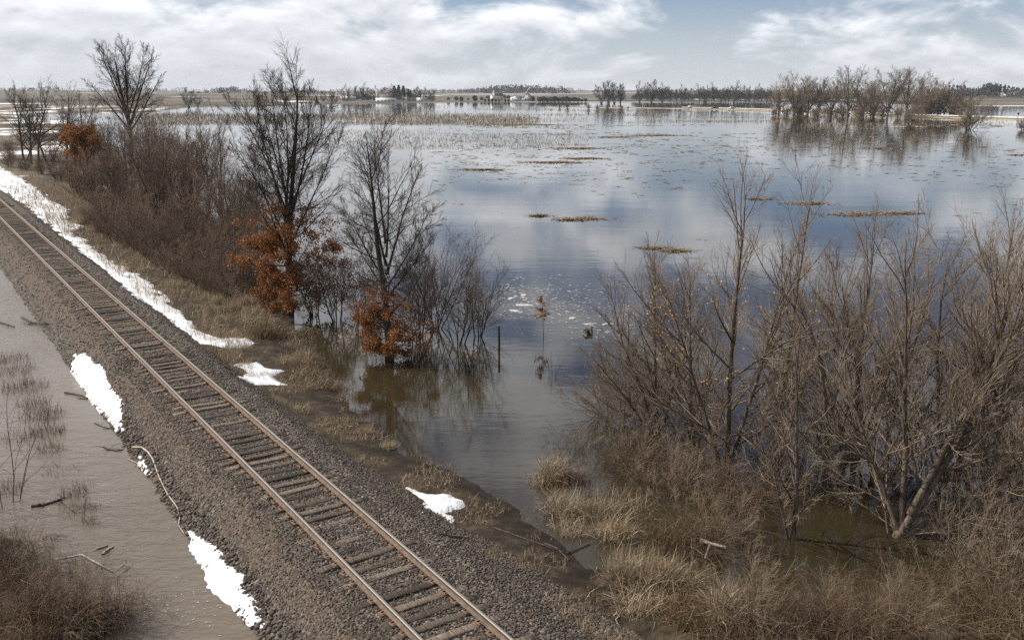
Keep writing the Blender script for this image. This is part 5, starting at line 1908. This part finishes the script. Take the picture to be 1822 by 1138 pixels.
house('farm_house', 1766, 171, 6, 22, 9, 4.5, 2.5, .05, 'white_paint', 'brown_roof', 'long pale house below the skyline pines', 5, True)
house('farm_house', 1793, 171, 6, 12, 9, 4, 3, -.3, 'white_paint', 'pale_roof', 'white house right of the skyline pines', 2, True, False, None, 'y')
house('farm_house', 1806, 171, 6, 9, 7, 5, 2, .2, 'white_paint', 'pale_roof', 'small white house at the right edge of the horizon', 2, True)


# ------------------------------------------------------------------ vehicles and roadside posts
def wheel(root, x, y, r, w):
    g = Geo()
    a = np.arange(14) * 2 * math.pi / 14
    ring = lambda rr, yy: np.stack([x + rr * np.cos(a), np.full(14, yy), r + rr * np.sin(a)], 1)
    V = np.concatenate([ring(r * .6, y - w / 2), ring(r, y - w / 2), ring(r, y + w / 2), ring(r * .6, y + w / 2)])
    Q = [(k * 14 + i, k * 14 + (i + 1) % 14, ((k + 1) % 4) * 14 + (i + 1) % 14, ((k + 1) % 4) * 14 + i) for k in range(4) for i in range(14)]
    g.add(V, Q)
    o = link('wheel', g.mesh('wheel'), MT['tyre'], root)
    g = Geo()
    V = np.concatenate([ring(r * .58, y - w * .3), ring(r * .58, y + w * .3), [[x, y - w * .35, r], [x, y + w * .35, r]]])
    g.add(V, tris=[(i, (i + 1) % 14, 28) for i in range(14)] + [(14 + (i + 1) % 14, 14 + i, 29) for i in range(14)])
    link('rim', g.mesh('rim'), MT['galvanised'], o)


def prism(poly, y0, y1, inset=None):
    """side outline (x, z) swept across the vehicle's width"""
    n = len(poly)
    V = [(x, y0, z) for x, z in poly] + [(x, y1, z) for x, z in poly]
    Q = [(i, (i + 1) % n, n + (i + 1) % n, n + i) for i in range(n)]
    T = [(0, i + 1, i) for i in range(1, n - 1)] + [(n, n + i, n + i + 1) for i in range(1, n - 1)]
    return V, Q, T


def vehicle(name, px, py, paint, body, cabin, glass, wheels, label, rz, w=1.85, extra=None):
    root = link(name, None, label=label, cat=name.replace('_', ' '), loc=tuple(P(px, py, .38)), rz=rz)
    for part, poly, hw, m_ in (('body', body, w / 2, paint), ('cabin', cabin, w / 2 - .12, paint)):
        g = Geo()
        g.add(*prism(poly, -hw, hw))
        link(part, g.mesh(part), MT[m_], root)
    for poly in glass:
        g = Geo()
        g.add(*prism(poly, -w / 2 + .10, w / 2 - .10))
        link('window', g.mesh('window'), MT['window'], root)
    for x in wheels:
        for sy in (-1, 1):
            wheel(root, x, sy * (w / 2 - .12), .38, .24)
    for sy in (-.6, .6):
        g = Geo()
        g.box((body[0][0] - .02, sy, .75), (.06, .32, .18))
        link('headlight', g.mesh('headlight'), MT['white_paint'], root)
    return root


vehicle('pickup_truck', 1271, 194.3, 'car_dark', [(-2.8, .45), (2.8, .45), (2.8, 1.05), (-1.2, 1.05), (-2.75, .98)],
        [(-1.3, 1.04), (.9, 1.04), (.6, 1.78), (-.6, 1.78)], [[(-1.05, 1.12), (-.15, 1.12), (-.15, 1.7), (-.55, 1.7)], [(-.05, 1.12), (.75, 1.12), (.5, 1.7), (-.05, 1.7)]],
        (-1.75, 1.7), 'dark pickup truck parked on the causeway in the flood', .1)
vehicle('car', 1301, 194.8, 'car_white', [(-2.3, .4), (2.3, .4), (2.25, 1.0), (-1.0, .98), (-2.25, .85)],
        [(-1.3, .96), (2.2, .99), (1.9, 1.7), (-.4, 1.7)], [[(-1.0, 1.03), (.3, 1.03), (.3, 1.62), (-.35, 1.62)], [(.42, 1.03), (1.95, 1.03), (1.75, 1.62), (.42, 1.62)]],
        (-1.45, 1.4), 'white car stopped behind the dark pickup on the causeway', .1)
# road signs and marker posts on the causeway
for k, (px, py, hh, board, lab) in enumerate([(1192, 193, 2.4, 'dark', 'small marker post left of the dark pickup'), (1261, 194, 3.4, None, 'thin pole just left of the dark pickup'),
                                              (1285.5, 195, 3.4, 'dark', 'pole with a dark sign between pickup and white car'), (1320, 194, 2.6, 'dark', 'short pole with a small sign right of the white car'),
                                              (1324, 195, 3.0, None, 'bare thin pole right of the white car'), (1228, 194.5, 2.4, 'white', 'pale square board on short legs left of the pickup'),
                                              (1541, 201, 4.2, 'grey', 'grey road sign board in front of the flooded grove'), (955, 192, 2.6, 'dark', 'small gauge post in the open flood'),
                                              (1811, 211, 2.6, 'dark', 'dark post on the causeway at the right edge'), (1072, 190, 2.2, 'dark', 'tiny dark post behind the row of bushes')]):
    root = link('road_sign', None, label=lab, cat='sign', group='posts and signs in the flood', loc=tuple(P(px, py, .3)))
    big_ = board in ('white', 'grey')
    for ox in ((-.9, .9) if big_ else (0,)):
        g = Geo()
        g.tube([(ox, .08, -.5), (ox, .08, hh * .5), (ox, .08, hh)], [.09, .09, .085], 6)
        link('post', g.mesh('post'), MT['post'], root)
    if board:
        g = Geo()
        bw, bh = (3.2, 1.7) if big_ else (.8, .9)
        g.box((0, 0, hh - bh / 2), (bw, .06, bh))
        g.box((0, -.035, hh - bh / 2), (bw * .9, .02, bh * .88))
        link('board', g.mesh('board'), MT[{'dark': 'post', 'white': 'white_paint', 'grey': 'grey_sign'}[board]], root)
# half-drowned jetty by the brown bush
root = link('jetty', None, label='low pale half-drowned jetty below the forward brown bush', cat='jetty', loc=tuple(P(1614, 227, 0)))
for k in range(9):
    g = Geo()
    g.box((-4.6 + k * 1.15, 0, .28 + .03 * math.sin(k * 2)), (1.05, 1.6, .12))
    link('plank', g.mesh('plank'), MT['white_paint' if k < 4 or k > 6 else 'drift_dark'], root)
for k in range(4):
    g = Geo()
    g.tube([(-4 + k * 2.7, .75, -.6), (-4 + k * 2.7, .75, .2), (-4 + k * 2.7, .75, .75)], [.11, .11, .1], 6)
    link('post', g.mesh('post'), MT['post'], root)


# ------------------------------------------------------------------ corn stubble and straw on the flood
def straws(r, x, y, z, ln, w, tilt, yaw=None):
    n = len(x)
    a = r.uniform(0, 6.283, n) if yaw is None else yaw + r.normal(0, .5, n)
    d = np.stack([np.cos(a) * np.cos(tilt), np.sin(a) * np.cos(tilt), np.sin(tilt)], 1)
    s = norm(np.cross(d, r.normal(0, 1, (n, 3))))
    s[:, 2] *= .35
    c = np.stack([x, y, z], 1)
    V = np.stack([c - s * w[:, None], c + s * w[:, None], c + d * ln[:, None] + s * w[:, None], c + d * ln[:, None] - s * w[:, None]], 1)
    return V.reshape(-1, 3), np.arange(n * 4).reshape(-1, 4)


r = np.random.default_rng(91)
g = Geo()


def stub_field(n, pxr, pyr, thr, ln, w, seed):
    px = r.uniform(*pxr, n)
    py = pyr[0] + (pyr[1] - pyr[0]) * r.random(n)
    q = np.array([P(a, b) for a, b in zip(px, py)])
    # rows run nearly across the view
    row = 1.5 + np.clip((q[:, 1] - 150) / 200, 0, 1.5)
    q[:, 1] = np.round((q[:, 1] + .08 * q[:, 0]) / row) * row - .08 * q[:, 0] + r.normal(0, .25, n)
    nz = fbm(q[:, 0] * .012, q[:, 1] * .03, seed, 4) + .5 - .35 * sstep(.82, 1.0, np.abs((px - (pxr[0] + pxr[1]) / 2) / ((pxr[1] - pxr[0]) / 2)) * .9 + .1 * r.random(n))
    keep = nz + r.normal(0, .035, n) > np.interp(py, thr[0], thr[1])
    q = q[keep]
    m = len(q)
    up_ = r.random(m) < .4
    tilt = np.where(up_, r.uniform(.5, 1.5, m), r.uniform(0, .15, m))
    dd = np.clip(q[:, 1] / 300, .5, 2)
    V, Q = straws(r, q[:, 0], q[:, 1], np.full(m, .0), ln * r.uniform(.5, 1.3, m) * dd, w * dd * r.uniform(.6, 1.3, m), tilt)
    g.add(V, Q)


stub_field(26000, (230, 960), (202, 222), ([203, 207, 222], [.36, .30, .47]), .5, .05, 33)
stub_field(26000, (430, 1060), (207, 266), ([207, 220, 240, 266], [.47, .43, .49, .60]), .38, .045, 34)
stub_field(9000, (560, 1200), (190, 206), ([190, 206], [.60, .55]), .5, .05, 35)
stub_field(5000, (1090, 1420), (205, 220), ([205, 220], [.60, .62]), .5, .05, 36)
stub_field(7000, (1420, 1822), (212, 242), ([212, 225, 242], [.46, .47, .60]), .45, .04, 37)
link('corn_stubble', g.mesh('corn_stubble'), MT['stubble'], kind='stuff', label='tan corn stubble rows breaking the surface of the far flood')

# loose straw flecks all over the water
g = Geo()
n = 2600
px = r.uniform(760, 1822, n)
py = 222 + 260 * r.random(n) ** 1.35
q = np.array([P(a, b) for a, b in zip(px, py)])
keep = fbm(q[:, 0] * .02, q[:, 1] * .03, 97, 3) + .5 + r.normal(0, .06, n) > .47
q = q[keep]
for k in range(len(q)):
    m = int(r.integers(2, 9))
    d = q[k, 1]
    L = d * .0035 * r.uniform(.5, 1.6)
    V, Q = straws(r, q[k, 0] + r.normal(0, L, m), q[k, 1] + r.normal(0, L * .5, m), np.full(m, .012), L * r.uniform(.5, 1.3, m), np.full(m, d * .00028) * r.uniform(.6, 1.4, m), r.uniform(0, .12, m), 0.0)
    g.add(V, Q)
link('floating_straw', g.mesh('floating_straw'), MT['debris'], kind='stuff', label='small scattered flecks of straw floating on the flood')


def mat_of_straw(px, py, wpx, label, dens=1.0):
    c = P(px, py)
    d = depth(c)
    w = wpx / F * d
    dp = w * .34
    n = int(300 * dens * max(w / 3, .7))
    x = r.normal(0, w * .26, n)
    y = r.normal(0, dp * .3, n) + .15 * dp * np.sin(x / w * 9)
    z = .012 + .06 * np.exp(-(x / (w * .3)) ** 2 - (y / (dp * .4)) ** 2) * r.random(n)
    V, Q = straws(r, x, y, z, r.uniform(.25, .7, n), np.full(n, d * .00022 + .012) * r.uniform(.6, 1.5, n), r.uniform(-.02, .25, n))
    link('straw_mat', mesh_np('straw_mat', V, Q), MT['debris'], label=label, cat='straw', group='straw mats on the flood', loc=tuple(c))


for (px, py, w, lab) in [(985, 289, 95, 'long dark straw mat farthest left of the pair on the open flood'), (1042, 282, 70, 'straw mat just above the right end of the long dark one'),
                         (860, 302, 70, 'straw streak left of the long dark mat'), (1030, 264, 80, 'thin straw streak in the middle of the far flood'), (1100, 244, 60, 'thin straw mat in the far flood by the streak'),
                         (1040, 389, 75, 'broken straw mat in the grey water left of the trees'), (1010, 391, 45, 'small straw scrap left of the broken mat'), (960, 384, 30, 'tiny straw scrap in the grey water'),
                         (1440, 362, 75, 'straw mat right above the seeded young tree'), (1350, 354, 40, 'small straw mat left of the one above the seeded tree'),
                         (1525, 381, 105, 'thick straw mat above the leaning tree'), (1600, 379, 80, 'pale straw mat right of the thick one'), (1165, 441, 50, 'pale straw mat seen through the fanned young tree'),
                         (1205, 446, 45, 'straw mat right of the one seen through the fanned tree'), (1558, 264, 35, 'small straw raft below the flooded grove'), (1815, 276, 30, 'straw raft at the right edge of the flood'),
                         (1165, 241, 90, 'long thin straw streak in the far middle of the flood'), (930, 222, 120, 'broad pale straw streak at the far left of the flood')]:
    mat_of_straw(px, py, w, lab)

# ------------------------------------------------------------------ foam and rotten ice
r = np.random.default_rng(92)
g = Geo()
n = 3600
px = 890 + 260 * r.random(n)
py = 488 + 125 * r.random(n)
dn = np.exp(-(((px - 985 - (py - 540) * 1.3) / 95) ** 2 + ((py - 545) / 42) ** 2)) + .6 * np.exp(-(((px - 940) / 70) ** 2 + ((py - 515) / 25) ** 2))
q = np.array([P(a, b) for a, b in zip(px, py)])
keep = dn * (fbm(q[:, 0] * .5, q[:, 1] * .4, 98, 4) + .5) > r.random(n) * .8
q = q[keep]
m = len(q)
V = np.zeros((m, 5, 3))
s = r.uniform(.015, .065, m) * r.uniform(.5, 1.3, m)
for k in range(5):
    a = k * 2 * math.pi / 5
    V[:, k, 0] = q[:, 0] + s * 1.7 * math.cos(a) * r.uniform(.6, 1.3, m)
    V[:, k, 1] = q[:, 1] + s * math.sin(a) * r.uniform(.6, 1.3, m)
    V[:, k, 2] = .008
i0 = np.arange(m)[:, None] * 5
g.add(V.reshape(-1, 3), tris=np.concatenate([i0 + np.array([[0, 1, 2]]), i0 + np.array([[0, 2, 3]]), i0 + np.array([[0, 3, 4]])]))
link('foam', g.mesh('foam'), MT['foam'], kind='stuff', label='white flecks of foam and rotten ice on the dark water')


def floe(px, py, w, dpt, label, seed):
    r_ = np.random.default_rng(seed)
    c = P(px, py)
    n = 22
    a = np.arange(n) * 2 * math.pi / n
    rad = 1 + .30 * np.sin(a * 2 + seed) + r_.normal(0, .12, n)
    V = [(w / 2 * rad[i] * math.cos(a[i]), dpt / 2 * rad[i] * math.sin(a[i]), -.01) for i in range(n)]
    V += [(w / 2 * .9 * rad[i] * math.cos(a[i]), dpt / 2 * .9 * rad[i] * math.sin(a[i]), .03 + r_.normal(0, .006)) for i in range(n)]
    V += [(w / 2 * .45 * rad[i] * math.cos(a[i]), dpt / 2 * .45 * rad[i] * math.sin(a[i]), .05 + r_.normal(0, .01)) for i in range(n)]
    V.append((0, 0, .055))
    Q = [(k * n + i, k * n + (i + 1) % n, (k + 1) * n + (i + 1) % n, (k + 1) * n + i) for k in range(2) for i in range(n)]
    T = [(2 * n + i, 2 * n + (i + 1) % n, 3 * n) for i in range(n)]
    link('ice_floe', mesh_np('ice_floe', V, Q, T, True), MT['foam'], label=label, cat='ice', group='ice floes by the sapling', loc=tuple(c), rz=r_.uniform(-.2, .2))


floe(934, 543, .8, .55, 'largest cream ice floe left of the rusty sapling', 2)
floe(917, 553, .5, .4, 'white ice floe lowest of the group left of the sapling', 3)
floe(933, 525, .45, .3, 'small cream ice floe highest of the group left of the sapling', 4)
floe(910, 531, .45, .35, 'cream ice floe at the left of the group by the sapling', 6)
floe(1020, 566, .5, .3, 'white ice floe between the sapling and the black stump', 5)
floe(1050, 577, .5, .25, 'white ice floe just above the black stump', 7)
floe(1085, 577, .6, .25, 'cream ice floe right of the black stump among branches', 8)

# ------------------------------------------------------------------ the air
hm = Geo()
hm.box((0, 4500, 21.5), (15000, 16000, 69))
hz_m = bpy.data.materials.new('haze')
hz_m.use_nodes = True
hn = hz_m.node_tree.nodes
hn.remove(hn['Principled BSDF'])
pv_ = hn.new('ShaderNodeVolumePrincipled')
pv_.inputs['Color'].default_value = (.86, .90, .96, 1)
pv_.inputs['Density'].default_value = 0.00006
hz_m.node_tree.links.new(pv_.outputs[0], hn['Material Output'].inputs['Volume'])
HAZE = True
if HAZE:
    link('haze', hm.mesh('haze'), hz_m, kind='stuff', label='thin pale air over the whole plain')
